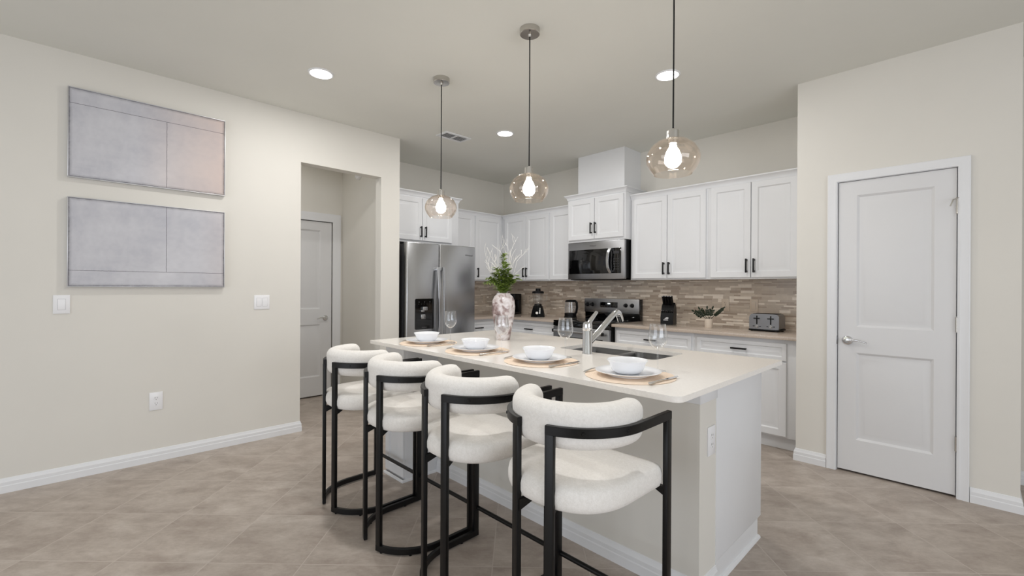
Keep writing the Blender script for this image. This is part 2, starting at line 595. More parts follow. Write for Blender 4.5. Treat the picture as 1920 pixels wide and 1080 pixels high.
def struct(name, bm, m, smooth=35, parent=None):
    o = obj(name, bm, m, parent, smooth)
    if parent is None: o['kind'] = 'structure'
    return o


def dup(root, loc, label, rotz=None):
    def cp(o, parent):
        c = o.copy(); C.objects.link(c); c.parent = parent
        for ch in list(o.children): cp(ch, c)
        return c
    r = cp(root, None)
    r.location = loc
    if rotz is not None: r.rotation_euler = (0, 0, rotz)
    r['label'] = label
    return r

# ================================================================== the room
XL, HC, XK, YB, YP, XP0, XP1 = -4.177, 2.824, -4.943, 4.627, 3.903, -0.937, 0.187

struct('floor', box(B(), -5.5, 3.6, -3.7, 5.5, -0.1, 0), 'floor')
struct('ceiling', box(B(), -5.5, 3.6, -3.7, 5.5, HC, HC + 0.1), 'ceiling')

bm = B()
box(bm, XL - 0.111, XL, -3.5, 1.447, 0, HC)
box(bm, XL - 0.111, XL, 1.447, 2.221, 2.388, HC)
box(bm, XL - 0.111, XL, 2.221, 2.43, 0, HC)
struct('wall_left', bm, 'wall')
struct('wall_hall_right', box(B(), -5.34, XL - 0.111, 2.33, 2.43, 0, HC), 'wall')
bm = B()
box(bm, -5.44, -5.34, 0.4, 1.44, 0, HC)
box(bm, -5.44, -5.34, 1.44, 2.218, 2.05, HC)
box(bm, -5.44, -5.34, 2.218, 2.43, 0, HC)
struct('wall_hall_back', bm, 'wall')
struct('wall_hall_left', box(B(), -5.44, XL - 0.111, 0.3, 0.4, 0, HC), 'wall')
struct('wall_kitchen_left', box(B(), XK - 0.1, XK, 2.43, YB + 0.1, 0, HC), 'wall')
struct('wall_kitchen_back', box(B(), XK, XP0 + 0.1, YB, YB + 0.1, 0, HC), 'wall')
bm = B()
box(bm, XP0, -0.69, YP, YP + 0.11, 0, HC)
box(bm, -0.69, -0.07, YP, YP + 0.11, 2.05, HC)
box(bm, -0.07, XP1, YP, YP + 0.11, 0, HC)
struct('wall_pantry_front', bm, 'wall')
struct('wall_pantry_left', box(B(), XP0, XP0 + 0.1, YP + 0.11, YB, 0, HC), 'wall')
struct('wall_pantry_right', box(B(), XP1 - 0.1, XP1, YP + 0.11, 5.3, 0, HC), 'wall')
struct('wall_pantry_back', box(B(), XP0 + 0.1, XP1, 5.3, 5.4, 0, HC), 'wall')
struct('wall_far_right', box(B(), XP1, 3.5, 4.5, 4.6, 0, HC), 'wall')
bm = B()
box(bm, 3.5, 3.6, -3.6, -1.7, 0, HC); box(bm, 3.5, 3.6, 2.5, 4.6, 0, HC)
box(bm, 3.5, 3.6, -1.7, 2.5, 0, 0.55); box(bm, 3.5, 3.6, -1.7, 2.5, 2.35, HC)
struct('wall_right', bm, 'wall')
bm = B()
box(bm, XL - 0.111, -3.4, -3.6, -3.5, 0, HC); box(bm, 1.0, 3.5, -3.6, -3.5, 0, HC)
box(bm, -3.4, 1.0, -3.6, -3.5, 2.25, HC)
struct('wall_rear', bm, 'wall')
bm = B()
for y in (-1.7, -0.3, 1.1, 2.46): box(bm, 3.52, 3.58, y, y + 0.04, 0.55, 2.35)
box(bm, 3.52, 3.58, -1.7, 2.5, 0.55, 0.59); box(bm, 3.52, 3.58, -1.7, 2.5, 2.31, 2.35)
struct('window_1', bm, 'trim')
bm = B()
for x in (-3.4, -1.95, -0.5, 0.95): box(bm, x, x + 0.05, -3.58, -3.52, 0, 2.25)
box(bm, -3.4, 1.0, -3.58, -3.52, 2.2, 2.25); box(bm, -3.4, 1.0, -3.58, -3.52, 0, 0.04)
struct('window_2', bm, 'trim')
# boxed chase above the microwave cabinet
struct('wall_chase', box(B(), -3.285, -2.66, 4.285, YB, 2.372, HC), 'cabinet')

BASE = [(0, 0), (0.014, 0), (0.014, 0.042), (0.0115, 0.047), (0.0115, 0.066), (0.008, 0.072), (0.004, 0.088), (0, 0.09)]
Z = (0, 0, 1)


def baseboard(name, pts):
    struct(name, molding(B(), [(x, y, 0) for x, y in pts], Z, BASE), 'trim', 25)


baseboard('baseboard_left', [(XL, -3.5), (XL, 1.447), (XL - 0.111, 1.447)])
baseboard('baseboard_left_stub', [(XL - 0.111, 2.221), (XL, 2.221), (XL, 2.43)])
baseboard('baseboard_pantry_left', [(XP0, 3.975), (XP0, YP), (-0.745, YP)])
baseboard('baseboard_pantry_right', [(-0.017, YP), (XP1, YP), (XP1, 4.5)])
baseboard('baseboard_far_right', [(XP1 + 0.014, 4.5), (3.5, 4.5)])
baseboard('baseboard_hall_back', [(-5.34, 2.323), (-5.34, 2.33)])
baseboard('baseboard_hall_right', [(-5.34, 2.33), (XL - 0.111, 2.33)])

CASE = [(0, 0), (0, 0.011), (0.010, 0.014), (0.018, 0.012), (0.040, 0.016), (0.050, 0.018), (0.055, 0.016), (0.055, 0)]
DOORP = [(0, 0), (0.003, 0.002), (0.014, 0.0115), (0.020, 0.0120), (0.050, 0.0045), (0.056, 0.0035)]


def lever(parent, x, z, yf, sgn, mname):
    """Round rose and curved lever; sgn +1 points along +x."""
    h = obj('door_handle', lathe(B(), [(0, 0), (0.033, 0), (0.033, 0.004), (0.028, 0.010), (0.018, 0.014), (0, 0.0145)], 28), mname, parent, 40)
    h.location = (x, yf, z); h.rotation_euler = (PI / 2, 0, 0)
    bm = B()
    tube(bm, [(0, 0, 0.012), (0, 0, 0.05)], 0.0095, 14)
    pts = [(sgn * t * 0.115, 0.010 * math.sin(t * PI * 1.15) - 0.004 * t, 0.05 + 0.003 * math.sin(t * PI)) for t in [i / 12 for i in range(13)]]
    tube(bm, pts, [0.0095 - 0.0045 * i / 12 for i in range(13)], 12)
    obj('lever', bm, mname, h, 40)
    return h


def hinge(parent, x, z, yf):
    bm = B()
    tube(bm, [(x, yf - 0.006, z - 0.045), (x, yf - 0.006, z + 0.045)], 0.0078, 12)
    for k in (-0.05, 0.048): lathe(bm, [(0, z + k), (0.0045, z + k), (0.0045, z + k + 0.003), (0, z + k + 0.004)], 10, (x, yf - 0.006))
    return obj('hinge', bm, 'nickel', parent, 40)


# pantry door (faces -y)
d1 = bpy.data.objects.new('door_1', None); C.objects.link(d1); d1['kind'] = 'structure'
d1.location = (-0.3803, YP + 0.006, 0)
bm = panel(B(), -0.300, 0.300, 0.014, 2.04, 0.035, 0.035, [(-0.196, 0.2, 1.022, 1.94), (-0.196, 0.2, 0.236, 0.843)], DOORP)
obj('door_slab', bm, 'door', d1, 25)
lever(d1, -0.245, 0.925, 0.0, 1, 'chrome')
for z in (1.80, 1.07, 0.335): hinge(d1, 0.3035, z, -0.002)
bm = B()
tube(bm, [(0.296, -0.012, 1.85), (0.318, -0.016, 1.852)], 0.004, 8)
tube(bm, [(0.302, -0.01, 1.848), (0.285, -0.03, 1.84), (0.272, -0.04, 1.80)], 0.004, 8)
obj('hinge_stop', bm, 'nickel', d1, 40)
obj('strike_plate', box(B(), -0.3085, -0.3015, -0.009, 0.02, 0.895, 0.955, 0.001), 'steel_dark', d1)
bm = molding(B(), [(-0.6875, YP, 0), (-0.6875, YP, 2.0455), (-0.0745, YP, 2.0455), (-0.0745, YP, 0)], (0, -1, 0), CASE, True)
struct('trim_1', bm, 'trim', 25)
bm = B()
box(bm, -0.6900, -0.6840, YP + 0.001, YP + 0.11, 0, 2.049); box(bm, -0.0765, -0.0705, YP + 0.001, YP + 0.11, 0, 2.049)
box(bm, -0.6840, -0.0765, YP + 0.001, YP + 0.11, 2.043, 2.049)
box(bm, -0.6840, -0.674, YP + 0.047, YP + 0.08, 0, 2.043); box(bm, -0.0865, -0.0765, YP + 0.047, YP + 0.08, 0, 2.043)
struct('trim_2', bm, 'trim')
struct('pantry_gap_shade', box(B(), -0.69, -0.07, YP + 0.105, YP + 0.2, 0.0, 2.05), 'gap_shade')  # dark sheet behind the slab, paints the unlit pantry in the door gaps

# hall door (faces +x)
d2 = bpy.data.objects.new('door_2', None); C.objects.link(d2); d2['kind'] = 'structure'
d2.location = (-5.345, 1.8275, 0); d2.rotation_euler = (0, 0, PI / 2)
bm = panel(B(), -0.378, 0.378, 0.014, 2.04, 0.035, 0.035, [(-0.25, 0.25, 1.022, 1.94), (-0.25, 0.25, 0.236, 0.843)], DOORP)
obj('door_slab', bm, 'door', d2, 25)
lever(d2, 0.305, 0.915, 0.0, -1, 'chrome')
for z in (1.80, 1.07, 0.335): hinge(d2, -0.381, z, -0.002)
bm = molding(B(), [(-5.34, 1.441, 0), (-5.34, 1.441, 2.047), (-5.34, 2.214, 2.047), (-5.34, 2.214, 0)], (1, 0, 0), [(a * 1.7, b) for a, b in CASE], True)
struct('trim_3', bm, 'trim', 25)
struct('hall_gap_shade', box(B(), -5.42, -5.39, 1.44, 2.218, 0, 2.05), 'gap_shade')  # dark sheet that paints the shade seen round the hall door

# mosaic behind the counters: thin strips of five browns
random.seed(11)


def mosaic(bm, L, z0, z1):
    """Tiles on the plane y=0 facing -y, x from 0 to L."""
    z, r = z0, 0
    while z < z1 - 1e-4:
        h = random.choice((0.012, 0.015, 0.015, 0.018, 0.027))
        h = min(h, z1 - z)
        x = -random.random() * 0.15
        run = random.choice((0, 1, 2))
        while x < L:
            w = random.choice((0.06, 0.09, 0.1, 0.12, 0.15, 0.2))
            a, b = max(0, x), min(L, x + w)
            if b - a > 0.002:
                g = 0.0007
                f = bm.faces.new([bm.verts.new(v) for v in ((a + g, 0, z + g), (b - g, 0, z + g), (b - g, 0, z + h - g), (a + g, 0, z + h - g))])
                f.material_index = random.choices((0, 1, 2, 3, 4), (32, 22, 22, 9, 15))[0]
            x += w
        z += h
    bm.normal_update()
    f = bm.faces.new([bm.verts.new(v) for v in ((0, 0.0009, z0), (L, 0.0009, z0), (L, 0.0009, z1), (0, 0.0009, z1))])
    f.material_index = 2
    # tile thickness along the top edge
    box(bm, 0, L, 0.001, 0.006, z0, z1)
    for f in bm.faces[-6:]: f.material_index = 2
    return bm


o = struct('wall_backsplash_back', mosaic(B(), 4.0, 0.905, 1.376), TILE, 0); o.location = (XK + 0.006, YB - 0.006, 0)
o = struct('wall_backsplash_left', mosaic(B(), 1.215, 0.905, 1.376), TILE, 0); o.location = (XK + 0.006, 3.405, 0); o.rotation_euler = (0, 0, PI / 2)

# ================================================================== cabinets
KP = [(0, 0), (0.003, 0.003), (0.009, 0.0088), (0.018, 0.0090), (0.042, 0.0030), (0.048, 0.0024)]
KD = [(0, 0), (0.002, 0.002), (0.007, 0.0080), (0.012, 0.0082), (0.028, 0.0030), (0.032, 0.0024)]
CROWN = [(0, -0.055), (0.006, -0.055), (0.008, -0.040), (0.016, -0.026), (0.028, -0.014), (0.034, -0.010), (0.034, 0), (0, 0)]


def pull(parent, x, z, yf, vertical, L=0.125):
    """Black flat bar pull on two feet."""
    bm = B()
    if vertical:
        box(bm, -0.007, 0.007, -0.034, -0.023, -L / 2, L / 2, 0.0025)
        for s in (-1, 1): box(bm, -0.0055, 0.0055, -0.024, 0, s * (L / 2 - 0.012) - 0.008, s * (L / 2 - 0.012) + 0.008, 0.002)
    else:
        box(bm, -L / 2, L / 2, -0.034, -0.023, -0.007, 0.007, 0.0025)
        for s in (-1, 1): box(bm, s * (L / 2 - 0.012) - 0.008, s * (L / 2 - 0.012) + 0.008, -0.024, 0, -0.0055, 0.0055, 0.002)
    return obj('handle', bm, 'black_metal', parent, 40, (x, yf, z))


def cabinet(name, label, loc, rotz, w, dep, z0, z1, fronts, crown=None, toe=False, group=None):
    """Local frame: x along the wall from 0 to w, y=0 at the wall, front towards -y. fronts: (kind, x0, x1, z0, z1, pull x, pull z)."""
    t = thing(name, label, 'cabinet', (loc[0], loc[1], 0), rotz, group)
    bm = B()
    if toe:
        box(bm, 0, w, -dep, -0.003, 0.105, z1, 0.0015)
        box(bm, 0, w, -dep + 0.055, -0.003, 0, 0.105)
    else:
        box(bm, 0, w, -dep, -0.003, z0, z1, 0.0015)
    obj('cabinet_body', bm, 'cabinet', t)
    for kind, xa, xb, za, zb, px_, pz in fronts:
        fr, pf = (0.052, KP) if kind == 'door' else (0.030, KD)
        bm = panel(B(), xa, xb, za, zb, -dep - 0.001, 0.019, [(xa + fr, xb - fr, za + fr, zb - fr)], pf, 0.003)
        dr = obj(kind, bm, 'cabinet', t, 25)
        if px_ is not None:
            pull(dr, px_, pz, -dep - 0.020, kind == 'door')
    if crown:
        obj('crown_molding', molding(B(), [(x, y, crown[1]) for x, y in crown[0]], Z, CROWN), 'cabinet', t, 25)
    return t


GU = 'white upper cabinets'
GB = 'white base cabinets under the tan counter'
# uppers on the back wall (front faces at y = 4.307)
dU = YB - 4.307 - 0.020
cabinet('upper_cabinet', 'white two-door upper cabinet directly right of the microwave', (-2.600, YB), 0, 0.827, dU, 1.372, 2.285,
        [('door', 0.018, 0.418, 1.386, 2.232, 0.392, 1.487), ('door', 0.424, 0.812, 1.386, 2.232, 0.450, 1.487)],
        ([(0.002, -dU), (0.827, -dU)], 2.290), False, GU)
cabinet('upper_cabinet', 'white two-door upper cabinet above the toaster, at the right end of the run', (-1.773, YB), 0, 0.834, dU, 1.372, 2.285,
        [('door', 0.030, 0.380, 1.386, 2.232, 0.352, 1.490), ('door', 0.386, 0.745, 1.386, 2.232, 0.414, 1.490)],
        ([(0, -dU), (0.834, -dU)], 2.290), False, GU)
cabinet('upper_cabinet', 'white two-door upper cabinet in the corner above the blender', (-4.6435, YB), 0, 0.8885, dU, 1.372, 2.285,
        [('door', 0.070, 0.472, 1.386, 2.232, 0.448, 1.487), ('door', 0.478, 0.876, 1.386, 2.232, 0.504, 1.487)],
        ([(0.0205, -dU), (0.8885, -dU)], 2.290), False, GU)
cabinet('upper_cabinet', 'narrow single-door white upper cabinet directly left of the microwave', (-3.755, YB), 0, 0.368, dU, 1.372, 2.285,
        [('door', 0.016, 0.352, 1.386, 2.232, None, None)], ([(0, -dU), (0.368, -dU)], 2.290), False, GU)
cabinet('upper_cabinet', 'white raised two-door cabinet above the microwave with crown on three sides', (-3.385, YB), 0, 0.783, YB - 4.220, 1.812, 2.355,
        [('door', 0.022, 0.388, 1.838, 2.300, 0.357, 1.960), ('door', 0.394, 0.762, 1.838, 2.300, 0.414, 1.960)],
        ([(0.0, -0.02), (0.0, -(YB - 4.220)), (0.783, -(YB - 4.220)), (0.783, -0.02)], 2.372), False, GU)
# uppers on the left wall (fronts face +x)
dL = 0.30
cabinet('upper_cabinet', 'white upper cabinet with a black pull between the refrigerator and the corner', (XK, 3.812), PI / 2, 0.515, dL, 1.372, 2.285,
        [('door', 0.014, 0.474, 1.386, 2.232, 0.044, 1.482)], ([(0, -dL), (0.475, -dL)], 2.290), False, GU)
cabinet('upper_cabinet', 'white upper cabinet half hidden behind the refrigerator top', (XK, 3.400), PI / 2, 0.412, dL, 1.372, 2.285,
        [('door', 0.014, 0.402, 1.386, 2.232, None, None)], ([(0, -dL), (0.412, -dL)], 2.290), False, GU)
dF = 0.503
cabinet('upper_cabinet', 'white two-door cabinet above the stainless refrigerator', (XK, 2.434), PI / 2, 0.962, dF, 1.790, 2.355,
        [('door', 0.018, 0.432, 1.815, 2.300, 0.408, 1.915), ('door', 0.438, 0.855, 1.815, 2.300, 0.470, 1.915)],
        ([(0.0, -dF), (0.962, -dF), (0.962, -0.32)], 2.372), False, GU)
# base cabinets
dB = YB - 4.017 - 0.020
cabinet('base_cabinet', 'white base cabinet right of the range, drawer over doors', (-2.608, YB), 0, 0.836, dB, 0, 0.884,
        [('drawer', 0.026, 0.812, 0.715, 0.852, 0.418, 0.783), ('door', 0.026, 0.416, 0.118, 0.702, 0.392, 0.62), ('door', 0.422, 0.812, 0.118, 0.702, 0.446, 0.62)], None, True, GB)
cabinet('base_cabinet', 'white base cabinet under the toaster, wide drawer over doors', (-1.772, YB), 0, 0.826, dB, 0, 0.884,
        [('drawer', 0.030, 0.740, 0.715, 0.852, 0.390, 0.785), ('door', 0.030, 0.382, 0.118, 0.702, 0.356, 0.62), ('door', 0.388, 0.740, 0.118, 0.702, 0.414, 0.62)], None, True, GB)
cabinet('base_cabinet', 'white base cabinet left of the range, below the blender', (-4.300, YB), 0, 0.915, dB, 0, 0.884,
        [('drawer', 0.040, 0.892, 0.715, 0.852, 0.485, 0.777), ('door', 0.040, 0.463, 0.118, 0.702, 0.437, 0.62), ('door', 0.469, 0.892, 0.118, 0.702, 0.495, 0.62)], None, True, GB)
cabinet('base_cabinet', 'white base cabinet beside the refrigerator, mostly behind the vase', (XK, 3.402), PI / 2, 0.590, 0.590, 0, 0.884,
        [('drawer', 0.018, 0.560, 0.715, 0.852, 0.235, 0.778), ('door', 0.018, 0.560, 0.118, 0.702, 0.05, 0.62)], None, True, GB)
# counters
bm = prism(B(), [(XK + 0.012, 3.402), (-4.305, 3.402), (-4.305, 3.975), (-3.380, 3.975), (-3.380, YB - 0.012), (XK + 0.012, YB - 0.012)], 0.8845, 0.914, 0.003)
tag(obj('countertop', bm, 'quartz_tan'), 'tan L-shaped counter in the corner under the blender and kettle', 'countertop')
bm = box(B(), -2.612, XP0 - 0.004, 3.975, YB - 0.012, 0.8845, 0.914, 0.003)
tag(obj('countertop', bm, 'quartz_tan'), 'tan counter right of the range under the knife block and toaster', 'countertop')

# ================================================================== refrigerator
XF = -4.10
fr = thing('refrigerator', 'stainless side-by-side refrigerator with ice and water dispenser', 'refrigerator', (-4.46, 2.930, 0), PI / 2)
# local: x = world y - 2.930, y = -(world x + 4.46); front of the doors at y = -0.36
bm = B(); box(bm, -0.452, 0.452, -0.285, 0.36, 0.02, 1.74, 0.004)
obj('cabinet_body', bm, 'dark_side', fr)
obj('kick_grille', box(B(), -0.44, 0.44, -0.30, -0.28, 0.012, 0.07), 'black_plastic', fr)


def fdoor(x0, x1, label):
    bm = B(); box(bm, x0, x1, -0.36, -0.292, 0.075, 1.755, 0.007, 3)
    return obj('freezer_door' if label else 'fresh_food_door', bm, 'steel', fr)


fd = fdoor(-0.455, -0.056, 1)
rd = fdoor(-0.046, 0.455, 0)
for par, x in ((fd, -0.083), (rd, -0.017)):
    bm = B()
    pts = [(x, -0.362 - 0.032 - 0.030 * math.sin(PI * t), 0.52 + 0.98 * t) for t in [i / 24 for i in range(25)]]
    sweep(bm, pts, [(a, b) for a, b in rect_sec(0.030, 0.014)], True, (0, -1, 0))
    for z in (0.535, 1.485): box(bm, x - 0.014, x + 0.014, -0.396, -0.358, z - 0.018, z + 0.018, 0.003)
    obj('handle', bm, 'steel', par, 40)
bm = B()
prism(bm, rounded_poly([(-0.357, 0.835), (-0.125, 0.835), (-0.125, 1.16), (-0.357, 1.16)], 0.014), 0.358, 0.364)
bmesh.ops.rotate(bm, verts=bm.verts, matrix=Matrix.Rotation(PI / 2, 3, 'X'))
dp = obj('dispenser', bm, 'black_gloss', fd)
bm = B(); box(bm, -0.275, -0.215, -0.386, -0.364, 1.035, 1.075, 0.004); box(bm, -0.295, -0.255, -0.386, -0.364, 1.02, 1.04, 0.003)
obj('spout', bm, 'steel', dp)
bm = B(); box(bm, -0.29, -0.235, -0.378, -0.364, 0.945, 0.995, 0.005); obj('paddle', bm, 'steel', dp)
for i in range(3):
    obj('control_icon', box(B(), -0.315 + i * 0.068, -0.304 + i * 0.068, -0.3645, -0.3638, 1.120, 1.130), 'grey_print', dp, 0)
for i in range(5):
    obj('control_icon', box(B(), -0.318 + i * 0.034, -0.309 + i * 0.034, -0.3645, -0.3638, 1.102, 1.1055), 'grey_print', dp, 0)
obj('drip_label', box(B(), -0.275, -0.215, -0.3645, -0.3638, 0.853, 0.858), 'grey_print', dp, 0)
text_mesh('brand_mark', 'Whirlpool', 0.026, 'grey_print', rd, (0.362, -0.3605, 1.645), (PI / 2, 0, 0))

# ================================================================== range
rg = thing('range', 'stainless electric range with black glass cooktop and back panel', 'range', (-2.996, 4.28, 0))
# local y: front of the door -0.335, back 0.335
bm = B(); box(bm, -0.378, 0.378, -0.285, 0.330, 0.03, 0.895, 0.003); obj('range_body', bm, 'black_plastic', rg)
ct = obj('cooktop', box(B(), -0.380, 0.380, -0.325, 0.275, 0.8955, 0.917, 0.004), 'black_gloss', rg)
for x, y, r in ((-0.19, -0.15, 0.105), (0.19, -0.15, 0.085), (-0.19, 0.13, 0.085), (0.19, 0.13, 0.105)):
    obj('burner_ring', lathe(B(), [(r, 0.9171), (r, 0.9174), (r - 0.003, 0.9174), (r - 0.003, 0.9171)], 40, (x, y)), 'grey_print', ct, 0)
bm = B(); box(bm, -0.378, 0.378, 0.276, 0.334, 0.90, 1.158, 0.004); bg_ = obj('back_guard', bm, 'black_gloss', rg)
obj('control_panel', box(B(), -0.379, 0.372, 0.262, 0.276, 0.992, 1.158, 0.003), 'steel_dark', bg_)
dsp = obj('display', box(B(), -0.145, 0.095, 0.2595, 0.263, 1.055, 1.118, 0.001), 'black_gloss', bg_)
obj('clock_readout', box(B(), -0.040, -0.004, 0.2592, 0.2598, 1.094, 1.108), 'digits', dsp, 0)
for i in range(6):
    obj('key_mark', box(B(), -0.13 + 0.038 * i, -0.112 + 0.038 * i, 0.2590, 0.2596, 1.070, 1.075), 'grey_print', dsp, 0)
for x in (-0.330, -0.258, 0.205, 0.287):
    kb = obj('knob', lathe(B(), [(0, 0), (0.024, 0), (0.024, 0.004), (0.020, 0.006), (0.019, 0.024), (0.016, 0.027), (0, 0.027)], 24), 'black_plastic', bg_, 40, (x, 0.262, 1.085), (PI / 2, 0, 0))
    obj('pointer', box(B(), -0.0035, 0.0035, -0.018, 0.018, 0.027, 0.033, 0.001), 'dark_side', kb)
bm = B(); box(bm, -0.374, 0.374, -0.335, -0.287, 0.235, 0.850, 0.006); od = obj('oven_door', bm, 'steel_dark', rg)
obj('window', box(B(), -0.30, 0.30, -0.338, -0.334, 0.30, 0.742, 0.001), 'black_gloss', od)
obj('fascia', box(B(), -0.376, 0.376, -0.333, -0.287, 0.853, 0.8945, 0.003), 'black_gloss', rg)
bm = B(); tube(bm, [(-0.325, -0.385, 0.806), (0.325, -0.385, 0.806)], 0.014, 14)
for x in (-0.31, 0.31): tube(bm, [(x, -0.385, 0.806), (x, -0.332, 0.806)], 0.010, 10)
oh = obj('handle', bm, 'steel', od, 40)
for x in (-0.331, 0.331): obj('end_cap', box(B(), x - 0.008, x + 0.008, -0.402, -0.368, 0.789, 0.823, 0.003), 'black_plastic', oh)
obj('storage_drawer', box(B(), -0.374, 0.374, -0.335, -0.287, 0.05, 0.228, 0.005), 'steel_dark', rg)

# ================================================================== microwave
mw = thing('microwave', 'stainless over-the-range microwave with black window', 'microwave', (-2.993, YB, 1.384))
# local front at y = -0.412
bm = B(); box(bm, -0.379, 0.379, -0.372, -0.012, 0.012, 0.424, 0.003); obj('microwave_body', bm, 'black_plastic', mw)
fc = obj('face_frame', box(B(), -0.382, 0.382, -0.412, -0.373, 0.0, 0.424, 0.004), 'steel_dark', mw)
dr = obj('door', box(B(), -0.362, 0.212, -0.4165, -0.411, 0.062, 0.338, 0.002), 'black_gloss', mw)
obj('window_screen', box(B(), -0.335, 0.11, -0.4172, -0.416, 0.098, 0.305, 0.0003), 'black_gloss', dr)
cp = obj('control_panel', box(B(), 0.216, 0.342, -0.4165, -0.411, 0.062, 0.338, 0.002), 'black_gloss', mw)
for i in range(5):
    for j in range(3):
        obj('key_mark', box(B(), 0.250 + j * 0.026, 0.262 + j * 0.026, -0.4172, -0.4164, 0.105 + i * 0.028, 0.110 + i * 0.028), 'grey_print', cp, 0)
obj('display', box(B(), 0.245, 0.318, -0.4172, -0.4164, 0.275, 0.305), 'dark_side', cp, 0)
bm = B()
pts = [(0.218 - 0.022 * math.sin(PI * t), -0.418 - 0.040 * min(1, 4.5 * t * (1 - t) + 0.3), 0.066 + 0.272 * t) for t in [i / 20 for i in range(21)]]
sweep(bm, pts, rect_sec(0.030, 0.012), True, (0, -1, 0))
for z in (0.078, 0.326): box(bm, 0.206, 0.228, -0.434, -0.415, z - 0.012, z + 0.012, 0.002)
obj('handle', bm, 'steel', dr, 40)
text_mesh('brand_mark', 'Whirlpool', 0.020, 'grey_print', fc, (-0.03, -0.4125, 0.372), (PI / 2, 0, 0))
obj('vent_panel', box(B(), -0.35, 0.35, -0.40, -0.02, -0.008, 0.011, 0.002), 'black_plastic', mw)

# ================================================================== counter appliances
CT = 0.914
bl = thing('blender', 'black countertop blender with a clear jar in the corner', 'blender', (-3.905, 4.270, CT), math.radians(35))
bm = B()
prof = [(0.088, 0.0), (0.085, 0.012), (0.075, 0.06), (0.060, 0.115), (0.052, 0.130)]
lathe(bm, [(0, 0)] + prof + [(0, 0.130)], 6)
bmesh.ops.rotate(bm, verts=bm.verts, matrix=Matrix.Rotation(PI / 6, 3, 'Z'))
bb = obj('motor_base', bm, 'black_plastic', bl, 25)
obj('control_dial', lathe(B(), [(0, 0), (0.017, 0), (0.015, 0.014), (0, 0.014)], 20), 'nickel', bb, 40, (0, -0.078, 0.045), (PI / 2 - 0.15, 0, 0))
obj('chrome_strip', box(B(), -0.006, 0.006, -0.004, 0.002, -0.035, 0.035, 0.001), 'chrome', bb, 35, (0.030, -0.066, 0.07), (-0.28, 0, 0))
bj = obj('jar', lathe(B(), [(0.046, 0.131), (0.050, 0.15), (0.064, 0.272), (0.061, 0.272), (0.047, 0.152), (0.0, 0.146)], 28), 'glass', bl, 40)
bm = B(); tube(bm, [(0.060, 0, 0.255), (0.095, 0, 0.255), (0.103, 0, 0.24), (0.098, 0, 0.19), (0.056, 0, 0.178)], 0.007, 10)
obj('jar_handle', bm, 'glass', bj, 40)
bm = B(); lathe(bm, [(0, 0.270), (0.067, 0.270), (0.067, 0.290), (0.05, 0.298), (0.030, 0.300), (0.028, 0.328), (0, 0.330)], 28)
obj('lid', bm, 'black_plastic', bl, 40)
obj('blade_collar', lathe(B(), [(0, 0.131), (0.044, 0.131), (0.044, 0.147), (0, 0.150)], 24), 'black_plastic', bl, 40)

bl.scale = (1.13, 1.13, 1.10)
kt = thing('kettle', 'glass and black electric kettle left of the range', 'kettle', (-3.505, 4.430, CT), math.radians(-10))
obj('power_base', lathe(B(), [(0, 0), (0.078, 0), (0.080, 0.008), (0.074, 0.020), (0, 0.020)], 36), 'black_plastic', kt, 40)
kb = obj('kettle_body', lathe(B(), [(0.072, 0.052), (0.074, 0.07), (0.066, 0.195), (0.064, 0.195), (0.071, 0.072), (0.068, 0.054)], 36), 'glass', kt, 40)
obj('bottom_collar', lathe(B(), [(0, 0.022), (0.073, 0.022), (0.0745, 0.056), (0.070, 0.060), (0, 0.060)], 36), 'black_plastic', kt, 40)
bm = B()
for k in range(7):
    a = -2.6 + k * 0.33
    tube(bm, [(0.0655 * math.cos(a) * s, 0.0655 * math.sin(a) * s, z) for s, z in ((1.1, 0.07), (1.06, 0.12), (1.0, 0.19))], 0.0009, 6)
for z, r in ((0.095, 0.0725), (0.125, 0.0705), (0.155, 0.0685)):
    tube(bm, [(r * math.cos(a), r * math.sin(a), z) for a in [i * 2 * PI / 32 for i in range(33)]], 0.0009, 6, False)
obj('scale_lines', bm, 'steel', kb, 40)
bm = B(); lathe(bm, [(0, 0.196), (0.067, 0.196), (0.067, 0.206), (0.050, 0.222), (0, 0.226)], 36)
prism(bm, [(-0.045, -0.02), (-0.083, -0.008), (-0.083, 0.008), (-0.045, 0.02)], 0.198, 0.212)
obj('lid', bm, 'black_plastic', kt, 40)
bm = B()
hp = [(0.045, 0, 0.214), (0.085, 0, 0.212), (0.112, 0, 0.19), (0.118, 0, 0.13), (0.108, 0, 0.08), (0.085, 0, 0.048), (0.07, 0, 0.045)]
sweep(bm, hp, rect_sec(0.022, 0.020), True, (0, 1, 0))
obj('handle', bm, 'black_plastic', kt, 40)

kn = thing('knife_block', 'black knife block full of black-handled knives', 'knife block', (-2.200, 4.395, CT), math.radians(14))
bm = B()
side = [(-0.085, 0.0), (0.085, 0.0), (0.085, 0.16), (0.02, 0.225), (-0.03, 0.19), (-0.085, 0.085)]
